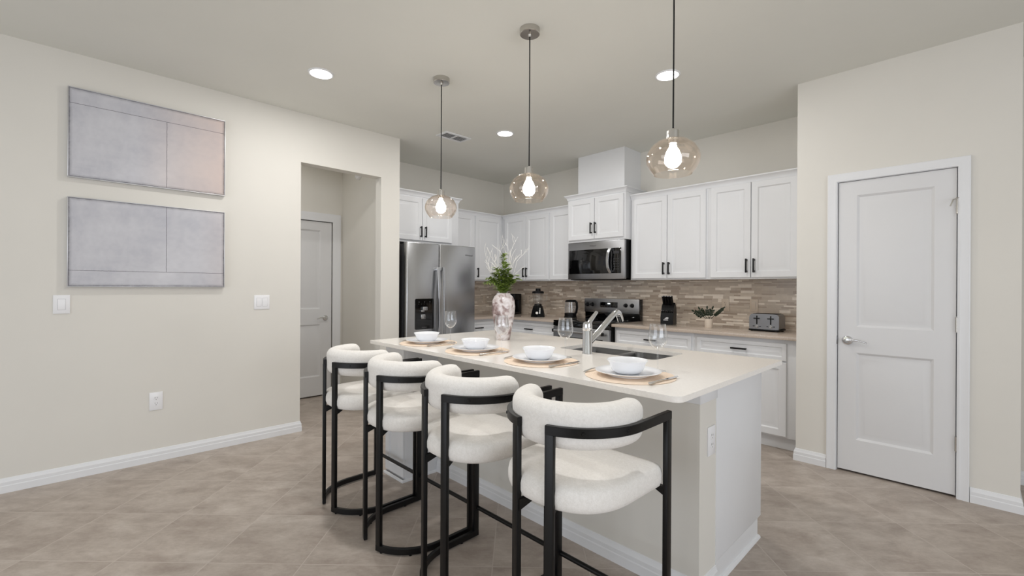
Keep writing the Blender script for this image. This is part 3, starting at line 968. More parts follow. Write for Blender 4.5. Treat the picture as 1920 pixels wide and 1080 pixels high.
# profile in the yz plane: y forward is negative
a = [bm.verts.new((-0.062, y, z)) for y, z in side]; b = [bm.verts.new((0.062, y, z)) for y, z in side]
bm.faces.new(a); bm.faces.new(b)
for i in range(len(side)): bm.faces.new((a[i], a[(i + 1) % len(side)], b[(i + 1) % len(side)], b[i]))
bmesh.ops.bevel(bm, geom=list(bm.edges), offset=0.003, segments=2, affect='EDGES')
obj('block_body', bm, 'black_plastic', kn)
dirv = Vector((0, -0.56, 0.83)).normalized()
for row, (y0, z0, L) in enumerate(((-0.01, 0.20, 0.105), (0.035, 0.207, 0.10))):
    for i in range(4):
        x = -0.045 + i * 0.026
        p = Vector((x, y0, z0))
        bm = B(); tube(bm, [p - dirv * 0.01, p + dirv * 0.02, p + dirv * (L * 0.6), p + dirv * L], [0.008, 0.0095, 0.0085, 0.0105], 10)
        k = obj('knife', bm, 'black_plastic', kn, 40)
        q = p + dirv * (L + 0.0005)
        obj('end_cap', box(B(), x - 0.005, x + 0.005, q.y - 0.004, q.y + 0.004, q.z - 0.002, q.z + 0.003, 0.001), 'steel', k)
for i in range(6):
    p = Vector((-0.05 + i * 0.02, -0.062, 0.125)) + Vector((0, 0, 0))
    bm = B(); tube(bm, [p, p + dirv * 0.022], 0.0068, 10); sk = obj('steak_knife', bm, 'black_plastic', kn, 40)
    bm = B(); tube(bm, [p + dirv * 0.021, p + dirv * 0.024], 0.006, 10); obj('rivet_cap', bm, 'chrome', sk, 40)
bm = prism(B(), [(-0.024, 0.060), (0.012, 0.060), (0.020, 0.072), (0.004, 0.080), (-0.012, 0.071)], 0.0, 0.0008)
bmesh.ops.rotate(bm, verts=bm.verts, matrix=Matrix.Rotation(PI / 2, 3, 'X'))
bmesh.ops.translate(bm, verts=bm.verts, vec=(0, -0.0850, 0))
box(bm, -0.032, 0.014, -0.0858, -0.0848, 0.046, 0.053)
obj('logo_mark', bm, 'white_print', kn, 0)

tp = thing('potted_plant', 'small leafy plant in a cream cylinder pot before the backsplash', 'plant', (-1.768, 4.340, CT))
obj('pot', lathe(B(), [(0, 0), (0.034, 0), (0.036, 0.004), (0.037, 0.084), (0.033, 0.084), (0.032, 0.070), (0, 0.070)], 32), 'pot', tp, 40)
obj('soil', lathe(B(), [(0, 0.0705), (0.0318, 0.0705), (0.0318, 0.072), (0, 0.074)], 20), 'soil', tp, 40)


def leaf(bm, base, direc, up, L, W, fold=0.25):
    """A pointed leaf with a folded midrib, doubled so that it has thickness."""
    d = Vector(direc).normalized(); u = Vector(up); s = d.cross(u).normalized(); u = s.cross(d)
    rows = [(0, 0.05), (0.2, 0.7), (0.45, 1.0), (0.7, 0.8), (0.9, 0.35), (1.0, 0.02)]
    R = []
    for t, w in rows:
        c = Vector(base) + d * (L * t) - u * (0.25 * L * t * t)
        R.append([bm.verts.new(c + s * (W * w * k) + u * (abs(k) * W * w * fold)) for k in (-1, 0, 1)])
    for a, b in zip(R, R[1:]):
        for k in (0, 1): bm.faces.new((a[k], a[k + 1], b[k + 1], b[k]))


random.seed(5)
for j, (dx, dz, L, n_l, hug) in enumerate(((-0.86, 0.50, 0.150, 5, 0.85), (-0.55, 0.80, 0.120, 4, 0.8), (-0.12, 0.95, 0.105, 3, 0.7), (0.30, 0.90, 0.110, 3, 0.6), (0.74, 0.66, 0.165, 6, 0.32))):
    d = Vector((dx, random.uniform(-0.25, 0.1), dz)).normalized()
    base = Vector((dx * 0.01, 0, 0.07))
    pts = [base + d * (L * t) + Vector((0, 0, 0.02 * t * (1 - t))) for t in [i / 8 for i in range(9)]]
    bm = B(); tube(bm, pts, [0.0032 - 0.0018 * i / 8 for i in range(9)], 8)
    st = obj('stem', bm, 'leaf_dark', tp, 40)
    for k in range(n_l):
        t = 0.40 + k * 0.58 / n_l
        p = base + d * (L * t)
        for sgn in (-1, 1):
            side = d.cross(Vector((0, 1, 0))).normalized() * sgn
            bm = B(); leaf(bm, p, d * 0.75 + side * hug + Vector((0, random.uniform(-0.3, 0.2), 0)), (0, -1, 0.3), random.uniform(0.028, 0.038), 0.0105)
            obj('leaf', bm, 'leaf_dark', st, 60)
    bm = B(); leaf(bm, base + d * L * 0.97, d, (0, -1, 0.2), 0.040, 0.009); obj('leaf', bm, 'leaf_dark', st, 60)

to = thing('toaster', 'brushed steel four-slice toaster with two levers at the counter end', 'toaster', (-1.283, 4.405, CT))
bm = B()
sec = rounded_poly([(-0.118, 0.016), (0.118, 0.016), (0.118, 0.150), (-0.118, 0.150)], [0.012, 0.012, 0.03, 0.03], 6)
a = [bm.verts.new((x, -0.093, z)) for x, z in sec]; b = [bm.verts.new((x, 0.093, z)) for x, z in sec]
bm.faces.new(a); bm.faces.new(b)
for i in range(len(sec)): bm.faces.new((a[i], a[(i + 1) % len(sec)], b[(i + 1) % len(sec)], b[i]))
bm.faces.ensure_lookup_table()
bmesh.ops.bevel(bm, geom=[e for f in (bm.faces[0], bm.faces[1]) for e in f.edges], offset=0.006, segments=2, affect='EDGES')
obj('shell', bm, 'toaster_steel', to)
obj('foot_base', box(B(), -0.122, 0.122, -0.098, 0.098, 0.004, 0.018, 0.004), 'black_plastic', to)
bm = B()
for y in (-0.055, -0.02, 0.02, 0.055): box(bm, -0.095, 0.095, y - 0.010, y + 0.010, 0.1495, 0.1525, 0.001)
obj('slots', bm, 'black_plastic', to)
for x in (-0.055, 0.055):
    obj('lever_track', box(B(), x - 0.005, x + 0.005, -0.0950, -0.0920, 0.060, 0.135, 0.001), 'black_plastic', to)
    obj('lever', box(B(), x - 0.024, x + 0.024, -0.112, -0.094, 0.107, 0.116, 0.003), 'black_plastic', to)
    obj('knob', lathe(B(), [(0, 0), (0.014, 0), (0.0135, 0.010), (0.010, 0.013), (0, 0.013)], 24), 'chrome', to, 40, (x, -0.0935, 0.042), (PI / 2, 0, 0))
    for k in (-1, 1): obj('button', box(B(), x + k * 0.026 - 0.006, x + k * 0.026 + 0.006, -0.0965, -0.0925, 0.040, 0.046, 0.001), 'black_plastic', to)
for x in (-0.1, 0.1):
    for y in (-0.08, 0.08): obj('foot', lathe(B(), [(0, 0), (0.010, 0), (0.011, 0.005), (0, 0.005)], 14, (x, y)), 'black_plastic', to, 40)

cm = thing('coffee_maker', 'tall black coffee maker in the corner, mostly behind the vase', 'coffee maker', (-4.525, 4.430, CT), math.radians(20))
obj('base', box(B(), -0.085, 0.085, -0.13, 0.10, 0, 0.035, 0.008), 'black_plastic', cm)
obj('tower', box(B(), -0.085, 0.085, 0.02, 0.10, 0.035, 0.28, 0.008), 'black_plastic', cm)
obj('brew_head', box(B(), -0.085, 0.085, -0.12, 0.10, 0.20, 0.285, 0.010), 'black_plastic', cm)
obj('carafe', lathe(B(), [(0, 0.037), (0.055, 0.037), (0.065, 0.08), (0.055, 0.15), (0.045, 0.17), (0, 0.172)], 28, (0, -0.055)), 'black_gloss', cm, 40)

# ================================================================== island
IX0, IX1, IY0, IY1, IZ = -2.872, -0.684, 1.448, 2.600, 0.920
isl = thing('kitchen_island', 'white kitchen island with beige knee wall on the stool side', 'kitchen island', (-1.78, 2.0, 0))
ofs = Vector((-1.78, 2.0, 0))


def ib(x0, x1, y0, y1, z0, z1, bev=0.0):
    return box(B(), x0 - ofs.x, x1 - ofs.x, y0 - ofs.y, y1 - ofs.y, z0, z1, bev)


bm = ib(-0.798, -0.778, 1.998, 2.585, 0.10, 0.8985, 0.001)
for a in ((-0.798, -0.778, 1.998, 2.535, 0.0, 0.10), (-2.850, -2.830, 1.95, 2.585, 0.0, 0.8985), (-2.830, -0.798, 2.565, 2.585, 0.10, 0.8985), (-2.830, -0.798, 2.515, 2.535, 0.0, 0.10),
          (-2.830, -0.798, 1.952, 2.515, 0.08, 0.10)):
    box(bm, a[0] - ofs.x, a[1] - ofs.x, a[2] - ofs.y, a[3] - ofs.y, a[4], a[5])
obj('cabinet_body', bm, 'cabinet', isl)
obj('knee_wall', ib(-2.830, -0.780, 1.832, 1.950, 0, 0.8985), 'wall', isl)
obj('end_return', ib(-0.798, -0.7805, 1.950, 1.998, 0, 0.8985), 'wall', isl)
obj('apron', ib(-2.612, -0.7745, 1.824, 1.832, 0.812, 0.8985, 0.001), 'cabinet', isl)
obj('cap_block', ib(-0.7800, -0.7745, 1.832, 2.000, 0.812, 0.8985, 0.001), 'cabinet', isl)
bm = molding(B(), [(-2.612 - ofs.x, 1.832 - ofs.y, 0), (-0.780 - ofs.x, 1.832 - ofs.y, 0), (-0.780 - ofs.x, 1.996 - ofs.y, 0)], Z, BASE)
obj('baseboard', bm, 'trim', isl, 25)
bm = molding(B(), [(-0.778 - ofs.x, 1.999 - ofs.y, 0), (-0.778 - ofs.x, 2.535 - ofs.y, 0), (-0.800 - ofs.x, 2.535 - ofs.y, 0)], Z, [(0, 0), (0.012, 0), (0.011, 0.008), (0.006, 0.016), (0, 0.018)])
obj('quarter_round', bm, 'trim', isl, 25)
# storage column under the left overhang
bm = ib(-2.849, -2.613, 1.575, 1.832, 0.0, 0.8985, 0.001)
ec = obj('end_column', bm, 'cabinet', isl)
bm = panel(B(), -2.847 - ofs.x, -2.615 - ofs.x, 0.03, 0.882, 1.575 - ofs.y, 0.020, [(-2.800 - ofs.x, -2.662 - ofs.x, 0.085, 0.828)], KP, 0.002)
obj('column_panel', bm, 'cabinet', ec, 25)
bm = molding(B(), [(-2.849 - ofs.x, 1.832 - ofs.y, 0), (-2.849 - ofs.x, 1.555 - ofs.y, 0), (-2.613 - ofs.x, 1.555 - ofs.y, 0), (-2.613 - ofs.x, 1.832 - ofs.y, 0)], Z, [(0, 0), (0.009, 0), (0.008, 0.010), (0, 0.016)])
obj('base_trim', bm, 'trim', ec, 25)

# stone top with the sink cut-out
SX0, SX1, SY0, SY1 = -1.765, -1.130, 2.112, 2.452
outer = rounded_poly([(IX0, IY0), (IX1, IY0), (IX1, IY1), (IX0, IY1)], [0.010, 0.035, 0.012, 0.012], 6)
inner = rounded_poly([(SX0, SY0), (SX1, SY0), (SX1, SY1), (SX0, SY1)], 0.035, 6)
bm = B()
ring = [[bm.verts.new((x, y, z)) for x, y in poly] for z in (IZ - 0.021, IZ) for poly in (outer, inner)]
ob_, ib_, ot_, it_ = ring
n_ = len(outer)
for i in range(n_):
    j = (i + 1) % n_
    for q in ((ob_[i], ib_[i], ib_[j], ob_[j]), (ot_[i], ot_[j], it_[j], it_[i]), (ob_[i], ob_[j], ot_[j], ot_[i]), (ib_[j], ib_[i], it_[i], it_[j])): bm.faces.new(q)
es = [e for e in bm.edges if len(e.link_faces) == 2 and abs(e.verts[0].co.z - e.verts[1].co.z) < 1e-6 and e.calc_face_angle(0) > 1.0]
bmesh.ops.bevel(bm, geom=es, offset=0.004, segments=2, profile=0.5, affect='EDGES')
tag(obj('island_countertop', bm, 'quartz', None, 30), 'long cream stone top of the kitchen island with sink cut-out', 'countertop')

sk = thing('sink', 'stainless double-bowl undermount sink in the island top', 'sink', (-1.4475, 2.282, 0.72))
so = Vector((-1.4475, 2.282, 0.72))


def bowl(x0, x1, y0, y1, name):
    bm = B()
    rings = []
    for ins, z, r in ((-0.014, 0.8985, 0.045), (0.0, 0.8985, 0.04), (0.002, 0.894, 0.04), (0.008, 0.76, 0.04), (0.018, 0.735, 0.035), (0.045, 0.725, 0.02)):
        poly = rounded_poly([(x0 + ins, y0 + ins), (x1 - ins, y0 + ins), (x1 - ins, y1 - ins), (x0 + ins, y1 - ins)], r, 6)
        rings.append([bm.verts.new((x - so.x, y - so.y, z - so.z)) for x, y in poly])
    for a, b in zip(rings, rings[1:]):
        for i in range(len(a)): bm.faces.new((a[i], a[(i + 1) % len(a)], b[(i + 1) % len(a)], b[i]))
    bm.faces.new(rings[-1])
    o = obj(name, bm, 'sink_steel', sk, 40)
    cx, cy = (x0 + x1) / 2 - so.x, (y0 + y1) / 2 - so.y
    obj('drain', lathe(B(), [(0, 0.0065), (0.03, 0.0065), (0.042, 0.009), (0.042, 0.0055), (0, 0.0055)], 28, (cx, cy)), 'chrome', o, 40)
    return o


bowl(SX0 - 0.002, -1.452, SY0 - 0.004, SY1 + 0.004, 'left_bowl')
bowl(-1.423, SX1 + 0.002, SY0 - 0.004, SY1 + 0.004, 'right_bowl')

fa = thing('faucet', 'tall chrome single-lever faucet with angled pull-out spout', 'faucet', (-1.487, 2.030, IZ))
obj('faucet_body', lathe(B(), [(0, 0), (0.028, 0), (0.0285, 0.003), (0.0265, 0.006), (0.0265, 0.128), (0.0255, 0.130), (0.0265, 0.132), (0.0265, 0.160), (0.024, 0.172), (0.012, 0.178), (0, 0.178)], 36), 'chrome', fa, 40)
bm = B(); tube(bm, [(0, 0.006, 0.160), (0, 0.030, 0.186), (0, 0.085, 0.228)], [0.014, 0.0125, 0.0095], 16); obj('lever', bm, 'chrome', fa, 40)
bm = B()
pts = [(0, 0.015, 0.060), (0, 0.06, 0.088), (0, 0.14, 0.138), (0, 0.22, 0.188), (0, 0.262, 0.212), (0, 0.286, 0.220), (0, 0.306, 0.214), (0, 0.318, 0.200)]
tube(bm, pts, [0.0165, 0.0165, 0.0165, 0.0165, 0.0165, 0.018, 0.019, 0.019], 20); obj('spout', bm, 'chrome', fa, 45)
bm = B(); tube(bm, [(0, 0.314, 0.204), (0, 0.326, 0.184), (0, 0.334, 0.166)], [0.0198, 0.0198, 0.0185], 20); obj('spray_head', bm, 'chrome', fa, 40)

# ================================================================== counter stools (face the island, +y)
R, YC, YFR = 0.245, 0.020, 0.225
TH0 = math.asin(0.058 / R)


def side_path(s, n=22):
    """From the rear post round the side to the front post; s = -1 left, +1 right."""
    pts = []
    for i in range(n + 1):
        th = TH0 + (PI / 2 - TH0) * i / n
        pts.append((s * R * math.sin(th), YC - R * math.cos(th)))
    pts.append((s * R, YC + 0.10)); pts.append((s * R, YFR))
    return pts


st = thing('counter_stool', 'x', 'stool', (-2.603, 1.280, 0), 0, 'counter stools along the island')
# seat: D-shaped pad, straight edge towards the island
prof = []
for i in range(33):
    a = PI + PI * i / 32
    r_ = 0.232 + 0.013 * math.sin(2 * a) ** 2
    prof.append((r_ * math.cos(a), 0.015 + r_ * math.sin(a)))
fr_ = rounded_poly([(0.232, 0.015), (0.234, 0.220), (-0.234, 0.220), (-0.232, 0.015)], [0, 0.032, 0.032, 0], 8)
prof = prof[:-1] + fr_[0:-1]
cxy = Vector((0, 0.02))
bm = B(); rings = []
for sc, z in ((0.80, 0.584), (0.93, 0.586), (0.975, 0.594), (1.0, 0.612), (1.0, 0.636), (0.985, 0.652), (0.955, 0.662), (0.90, 0.668), (0.75, 0.673), (0.5, 0.676), (0.2, 0.677)):
    rings.append([bm.verts.new((cxy.x + (x - cxy.x) * sc, cxy.y + (y - cxy.y) * sc, z)) for x, y in prof])
for a, b in zip(rings, rings[1:]):
    for i in range(len(a)): bm.faces.new((a[i], a[(i + 1) % len(a)], b[(i + 1) % len(a)], b[i]))
bm.faces.new(rings[0]); bm.faces.new(rings[-1])
obj('seat', bm, 'fabric', st, 60)
# backrest: fat padded arc inside the rail
bm = B()
sec = rounded_poly([(-0.043, -0.073), (0.043, -0.073), (0.043, 0.073), (-0.043, 0.073)], 0.041, 8)
RB = 0.1915
nb = 40
pts, scs = [], []
for i in range(nb + 1):
    th = math.radians(-99 + 198 * i / nb)
    pts.append((RB * math.sin(th), -RB * math.cos(th), 0))
    e = min(i, nb - i)
    scs.append({0: 0.74, 1: 0.93, 2: 0.985}.get(e, 1.0))
sweep(bm, pts, sec, True, (0, 0, 1), scs)
bk = obj('backrest', bm, 'fabric', st, 70, (0, YC, 0.845))
for s in (-1, 1):
    path = side_path(s)
    bm = B(); sweep(bm, [(x, y, 0.840) for x, y in path], rect_sec(0.018, 0.030)); rail = obj('arm_rail', bm, 'black_metal', st, 40)
    bm = B(); sweep(bm, [(x, y, 0.021) for x, y in path], rect_sec(0.018, 0.030)); fl = obj('floor_rail', bm, 'black_metal', st, 40)
    for k in (2, 12, 23):
        x, y = path[k]
        obj('foot_pad', lathe(B(), [(0, 0), (0.007, 0), (0.007, 0.0065), (0, 0.0065)], 12, (x, y)), 'black_plastic', fl, 40)
    # posts: 30 mm along the rail, 18 mm across it
    for (x, y), ang in ((path[0], s * TH0), (path[-1], PI / 2)):
        bm = box(B(), -0.015, 0.015, -0.009, 0.009, 0.034, 0.827, 0.0012)
        if ang != PI / 2: bmesh.ops.translate(bm, verts=bm.verts, vec=(s * 0.015, 0, 0))
        else: bmesh.ops.translate(bm, verts=bm.verts, vec=(-0.015, 0, 0))
        leg = obj('leg', bm, 'black_metal', st, 40, (x, y, 0), (0, 0, ang))
    # gussets that carry the seat
    for x, y in ((path[0][0] * 1.1, path[0][1]), path[-1]):
        d = (Vector((0, 0.02)) - Vector((x, y))).normalized() if y < 0 else Vector((-s, 0))
        p = Vector((x, y)); q = p + d * 0.085; w = Vector((-d.y, d.x)) * 0.009
        bm = B()
        tri = [(p, 0.583), (q, 0.583), (p, 0.545)]
        A = [bm.verts.new((v.x + w.x, v.y + w.y, z)) for v, z in tri]; Bv = [bm.verts.new((v.x - w.x, v.y - w.y, z)) for v, z in tri]
        bm.faces.new(A); bm.faces.new(Bv)
        for i in range(3): bm.faces.new((A[i], A[(i + 1) % 3], Bv[(i + 1) % 3], Bv[i]))
        obj('seat_bracket', bm, 'black_metal', st, 0)
    for th in (0.72, 1.32):
        bm = lathe(B(), [(0, 0), (0.006, 0), (0.005, 0.003), (0, 0.003)], 12)
        obj('bolt', bm, 'black_metal', rail, 40, (s * (R + 0.009) * math.sin(th), YC - (R + 0.009) * math.cos(th), 0.840), (PI / 2, 0, s * th))
bm = B(); tube(bm, [(-R + 0.005, YFR - 0.006, 0.150), (R - 0.005, YFR - 0.006, 0.150)], 0.0105, 14)
obj('footrest', bm, 'black_metal', st, 40)
st['label'] = 'ivory boucle counter stool farthest from the camera, at the left end of the island'
dup(st, (-2.080, 1.280, 0), 'second ivory counter stool from the left, in front of the second place setting')
dup(st, (-1.545, 1.280, 0), 'third ivory counter stool from the left, directly behind the nearest stool')
s4 = dup(st, (-0.993, 1.280, 0), 'nearest ivory counter stool, at the right end of the island row')
for ch in s4.children:
    if ch.name.startswith('backrest'): ch.rotation_euler = (0, 0, math.radians(12))

# ================================================================== table setting
MZ = IZ
spots = [(-2.480, 'at the left end of the island'), (-1.985, 'second from the left'), (-1.495, 'in front of the faucet'), (-1.000, 'nearest the camera at the right')]
PY = 1.660
gl_off = [(0.088, 0.110), (0.128, 0.068), (0.017, 0.167), (0.036, 0.168)]


def make_setting(i):
    x, where = spots[i]
    bm = lathe(B(), [(0, 0), (0.181, 0), (0.184, 0.0018), (0.181, 0.0036), (0, 0.0036)], 64)
    o = tag(obj('place_mat', bm, 'mat', None, 40, (x, PY, MZ)), 'round woven tan place mat, ' + where, 'place mat', 'place mats on the island')
    bm = lathe(B(), [(0, 0.0), (0.080, 0.0), (0.082, 0.004), (0.100, 0.008), (0.132, 0.0185), (0.134, 0.0205), (0.131, 0.0215), (0.098, 0.0125), (0.082, 0.0085), (0, 0.0080)], 64)
    tag(obj('dinner_plate', bm, 'porcelain', None, 40, (x - 0.004, PY - 0.008, MZ + 0.0038)), 'white dinner plate under a bowl, ' + where, 'plate', 'dinner plates on the mats')
    bm = lathe(B(), [(0, 0.0), (0.046, 0.0), (0.052, 0.004), (0.0630, 0.013), (0.0690, 0.027), (0.0740, 0.042), (0.0812, 0.0520), (0.0830, 0.0542), (0.0818, 0.0556), (0.0792, 0.0534), (0.0715, 0.043), (0.0665, 0.028), (0.0605, 0.015), (0.049, 0.008), (0, 0.0065)], 64)
    tag(obj('cereal_bowl', bm, 'porcelain', None, 40, (x - 0.006, PY - 0.010, MZ + 0.0038 + 0.0086)), 'white bowl with a flared rim on a plate, ' + where, 'bowl', 'bowls on the plates')
    # fork
    f = thing('fork', 'steel fork left of the plate, ' + where, 'fork', (x - 0.158, 1.560, MZ + 0.0040), math.radians(4), 'forks on the mats')
    bm = B(); sweep(bm, [(0, t * 0.13, 0.0025 + 0.006 * math.sin(t * PI)) for t in [k / 10 for k in range(11)]], rect_sec(0.010, 0.0025), True, Z, [1.25 - 0.7 * (k / 10) for k in range(11)])
    obj('handle', bm, 'nickel', f, 40)
    bm = B(); prism(bm, rounded_poly([(-0.011, 0.148), (-0.003, 0.128), (0.003, 0.128), (0.011, 0.148)], [0.004, 0.002, 0.002, 0.004], 3), 0.0015, 0.0035)
    for k in range(4): box(bm, -0.0105 + k * 0.006, -0.0075 + k * 0.006, 0.147, 0.188, 0.0018, 0.0034)
    obj('tines', bm, 'nickel', f, 40)
    k_ = thing('table_knife', 'steel table knife right of the plate, ' + where, 'knife', (x + 0.152, 1.548, MZ + 0.0040), math.radians(-2), 'table knives on the mats')
    bm = B(); sweep(bm, [(0, t * 0.10, 0.004) for t in [q / 6 for q in range(7)]], rect_sec(0.012, 0.006), True, Z, [1.0 - 0.25 * (q / 6) for q in range(7)])
    obj('handle', bm, 'nickel', k_, 40)
    bm = prism(B(), [(-0.005, 0.098), (0.005, 0.098), (0.009, 0.12), (0.009, 0.195), (0.004, 0.212), (-0.005, 0.205)], 0.003, 0.0048)
    obj('blade', bm, 'chrome', k_, 40)


for i in range(4): make_setting(i)

wg = thing('wine_glass', 'x', 'wine glass', (0, 0, 0), 0, 'empty wine glasses on the island')
obj('foot', lathe(B(), [(0, 0), (0.034, 0), (0.0345, 0.0012), (0.02, 0.004), (0.006, 0.008), (0.0035, 0.014), (0, 0.014)], 40), 'glass', wg, 50)
obj('stem', lathe(B(), [(0, 0.0142), (0.0036, 0.0142), (0.0031, 0.05), (0.0036, 0.085), (0.006, 0.0925), (0, 0.0925)], 20), 'glass', wg, 50)
outer = [(0.0, 0.093), (0.010, 0.095), (0.022, 0.103), (0.034, 0.118), (0.0402, 0.136), (0.0398, 0.155), (0.0365, 0.182), (0.0335, 0.204)]
inner = [(r - 0.0011, z + (0.0015 if r < 0.02 else 0)) for r, z in reversed(outer[1:])]
obj('bowl', lathe(B(), outer + [(0.0328, 0.2046)] + inner + [(0, 0.0965)], 44), 'glass', wg, 50)
wl = ['empty stemmed wine glass beside the bowl at the left end of the island', 'empty stemmed wine glass standing before the mottled vase',
      'empty stemmed wine glass just left of the faucet', 'empty stemmed wine glass nearest the camera, right of the sink bowl']
for i in range(4):
    p = (spots[i][0] + gl_off[i][0], PY + gl_off[i][1], MZ + (0.0037 if math.hypot(*gl_off[i]) < 0.149 else 0.0037))
    if i == 0: wg.location = p; wg['label'] = wl[0]
    else: dup(wg, p, wl[i])

# ================================================================== vase and branches
vx, vy = -2.292, 2.150
bm = lathe(B(), [(0, 0), (0.044, 0), (0.047, 0.004), (0.052, 0.03), (0.066, 0.11), (0.0790, 0.19), (0.0815, 0.235), (0.0770, 0.275), (0.0630, 0.303), (0.0500, 0.314), (0.0465, 0.320), (0.0475, 0.3245), (0.0440, 0.3245), (0.0430, 0.316), (0.058, 0.300), (0.0720, 0.272), (0.0760, 0.235), (0.074, 0.19), (0.060, 0.11), (0.046, 0.03), (0, 0.02)], 56)
tag(obj('vase', bm, 'vase', None, 50, (vx, vy, IZ)), 'tall mottled brown and white vase on the island', 'vase')

random.seed(21)
gr = thing('branch_arrangement', 'leafy green stems and bare white twigs standing in the mottled vase', 'branches', (vx, vy, IZ + 0.04))
hd = [(-0.62, 0.75), (-0.40, 0.95), (-0.12, 1.05), (0.02, 1.75), (0.10, 1.35), (0.30, 0.85), (0.62, 0.72), (0.48, 0.85), (-0.25, 0.8), (0.2, 0.7), (-0.5, 0.62), (-0.3, 1.15), (0.22, 1.1), (-0.05, 0.7), (0.4, 0.6), (-0.72, 0.55), (0.1, 0.9)]
camr, camf = Vector((0.698, 0.716, 0)), Vector((-0.716, 0.698, 0))
for j, (dx, hgt) in enumerate(hd):
    depth = random.uniform(-0.5, 0.5)
    top = camr * (dx * 0.17) + camf * (depth * 0.09) + Vector((0, 0, 0.285 + 0.155 * hgt))
    neck = camr * (dx * 0.030) + camf * (depth * 0.030) + Vector((0, 0, 0.285))
    low = camr * (-dx * 0.01) + Vector((0, 0, 0.0))
    pts = []
    for k in range(13):
        t = k / 12
        if t < 0.5: pts.append(low.lerp(neck, t * 2))
        else:
            u = t * 2 - 1
            pts.append(neck.lerp(top, u) + Vector((0, 0, 0.03 * math.sin(u * PI))) - Vector((0, 0, 0.02 * u * u * abs(dx))))
    bm = B(); tube(bm, pts, [0.0026 - 0.0014 * k / 12 for k in range(13)], 6)
    stem = obj('stem', bm, 'leaf', gr, 50)
    bm = B()
    nl = 44 if hgt < 1.3 else 60
    for k in range(nl):
        t = 0.03 + 0.97 * k / nl
        i0 = 6 + min(5, int(t * 6)); f = t * 6 - int(t * 6) if t < 1 else 1
        p = pts[i0].lerp(pts[min(12, i0 + 1)], f)
        d = (pts[min(12, i0 + 1)] - pts[i0]).normalized()
        a = random.uniform(0, 2 * PI)
        o_ = (camr * math.cos(a) + camf * math.sin(a) + Vector((0, 0, random.uniform(-0.35, 0.35)))).normalized()
        leaf(bm, p, d * 0.55 + o_ * 0.85, Vector((random.uniform(-.3, .3), random.uniform(-.3, .3), 1)), random.uniform(0.028, 0.046), random.uniform(0.0065, 0.0105))
    fo = obj('leaves', bm, 'leaf', stem, 60); fo['kind'] = 'stuff'

tw = gr
random.seed(4)


def twig(bm, p, d, L, r, depth):
    pts = [p.copy()]
    q = p.copy(); dd = d.copy()
    n = 7
    for k in range(n):
        dd = (dd + Vector((random.uniform(-.16, .16), random.uniform(-.16, .16), random.uniform(-.02, .10)))).normalized()
        q = q + dd * (L / n)
        pts.append(q.copy())
        if depth > 0 and k >= 2 and random.random() < 0.55:
            side = (dd + camr * random.choice((-1, 1)) * random.uniform(.3, .6) + camf * random.uniform(-.3, .3)).normalized()
            twig(bm, q, side, L * random.uniform(.35, .55), r * 0.6, depth - 1)
    tube(bm, pts, [max(0.0007, r * (1 - 0.75 * k / n)) for k in range(n + 1)], 6)


for dx, L in ((-0.34, 0.23), (-0.26, 0.25), (-0.14, 0.26), (0.14, 0.25), (0.22, 0.28), (0.30, 0.29), (0.26, 0.26), (-0.20, 0.22), (-0.40, 0.20), (0.34, 0.24), (-0.30, 0.18)):
    bm = B()
    d = (camr * dx + camf * random.uniform(.0, .18) + Vector((0, 0, 1))).normalized()
    neck = camr * (dx * 0.075) + camf * 0.012 + Vector((0, 0, 0.28))
    tube(bm, [camr * (-dx * 0.03), neck], 0.0022, 6)
    twig(bm, neck, d, L, 0.0017, 2)
    obj('twig', bm, 'twig', tw, 50)

# ================================================================== lights on the ceiling
pl = thing('pendant_light', 'x', 'pendant light', (-2.755, 1.945, HC), 0, 'glass pendants over the island')
obj('canopy', lathe(B(), [(0, 0), (0.060, 0), (0.060, -0.031), (0.057, -0.034), (0.012, -0.035), (0.010, -0.050), (0, -0.050)], 40), 'nickel', pl, 40)
bm = B(); tube(bm, [(0, 0, -0.046), (0.001, 0, -0.3), (0, 0.001, -0.6), (0, 0, -0.822)], 0.0036, 10)
obj('cord', bm, 'black_plastic', pl, 60)
so_ = obj('socket_cap', lathe(B(), [(0, -0.818), (0.009, -0.818), (0.012, -0.824), (0.027, -0.828), (0.028, -0.866), (0.022, -0.868), (0.021, -0.885), (0.016, -0.888), (0, -0.888)], 32), 'nickel', pl, 40)
zt = -0.864
outer = [(0.0285, 0.0), (0.040, -0.0015), (0.068, -0.012), (0.096, -0.034), (0.112, -0.062), (0.1175, -0.088), (0.1135, -0.112), (0.1010, -0.137), (0.0840, -0.158)]
inner = [(r - 0.0022, z - 0.001) for r, z in reversed(outer)]
obj('glass_shade', lathe(B(), [(r, z + zt) for r, z in outer] + [(0.0830, -0.1598 + zt)] + [(r, z + zt) for r, z in inner], 56), 'amber_glass', pl, 60)
bm = lathe(B(), [(0, -0.884), (0.014, -0.884), (0.016, -0.900), (0.028, -0.920), (0.0370, -0.948), (0.034, -0.974), (0.020, -0.990), (0, -0.994)], 28)
obj('bulb', bm, 'bulb', pl, 60)
pl['label'] = 'smallest-looking glass pendant at the left, farthest along the island'
dup(pl, (-1.857, 1.945, HC), 'middle glass pendant of the row over the island')
dup(pl, (-0.957, 1.945, HC), 'nearest glass pendant at the right of the island row')


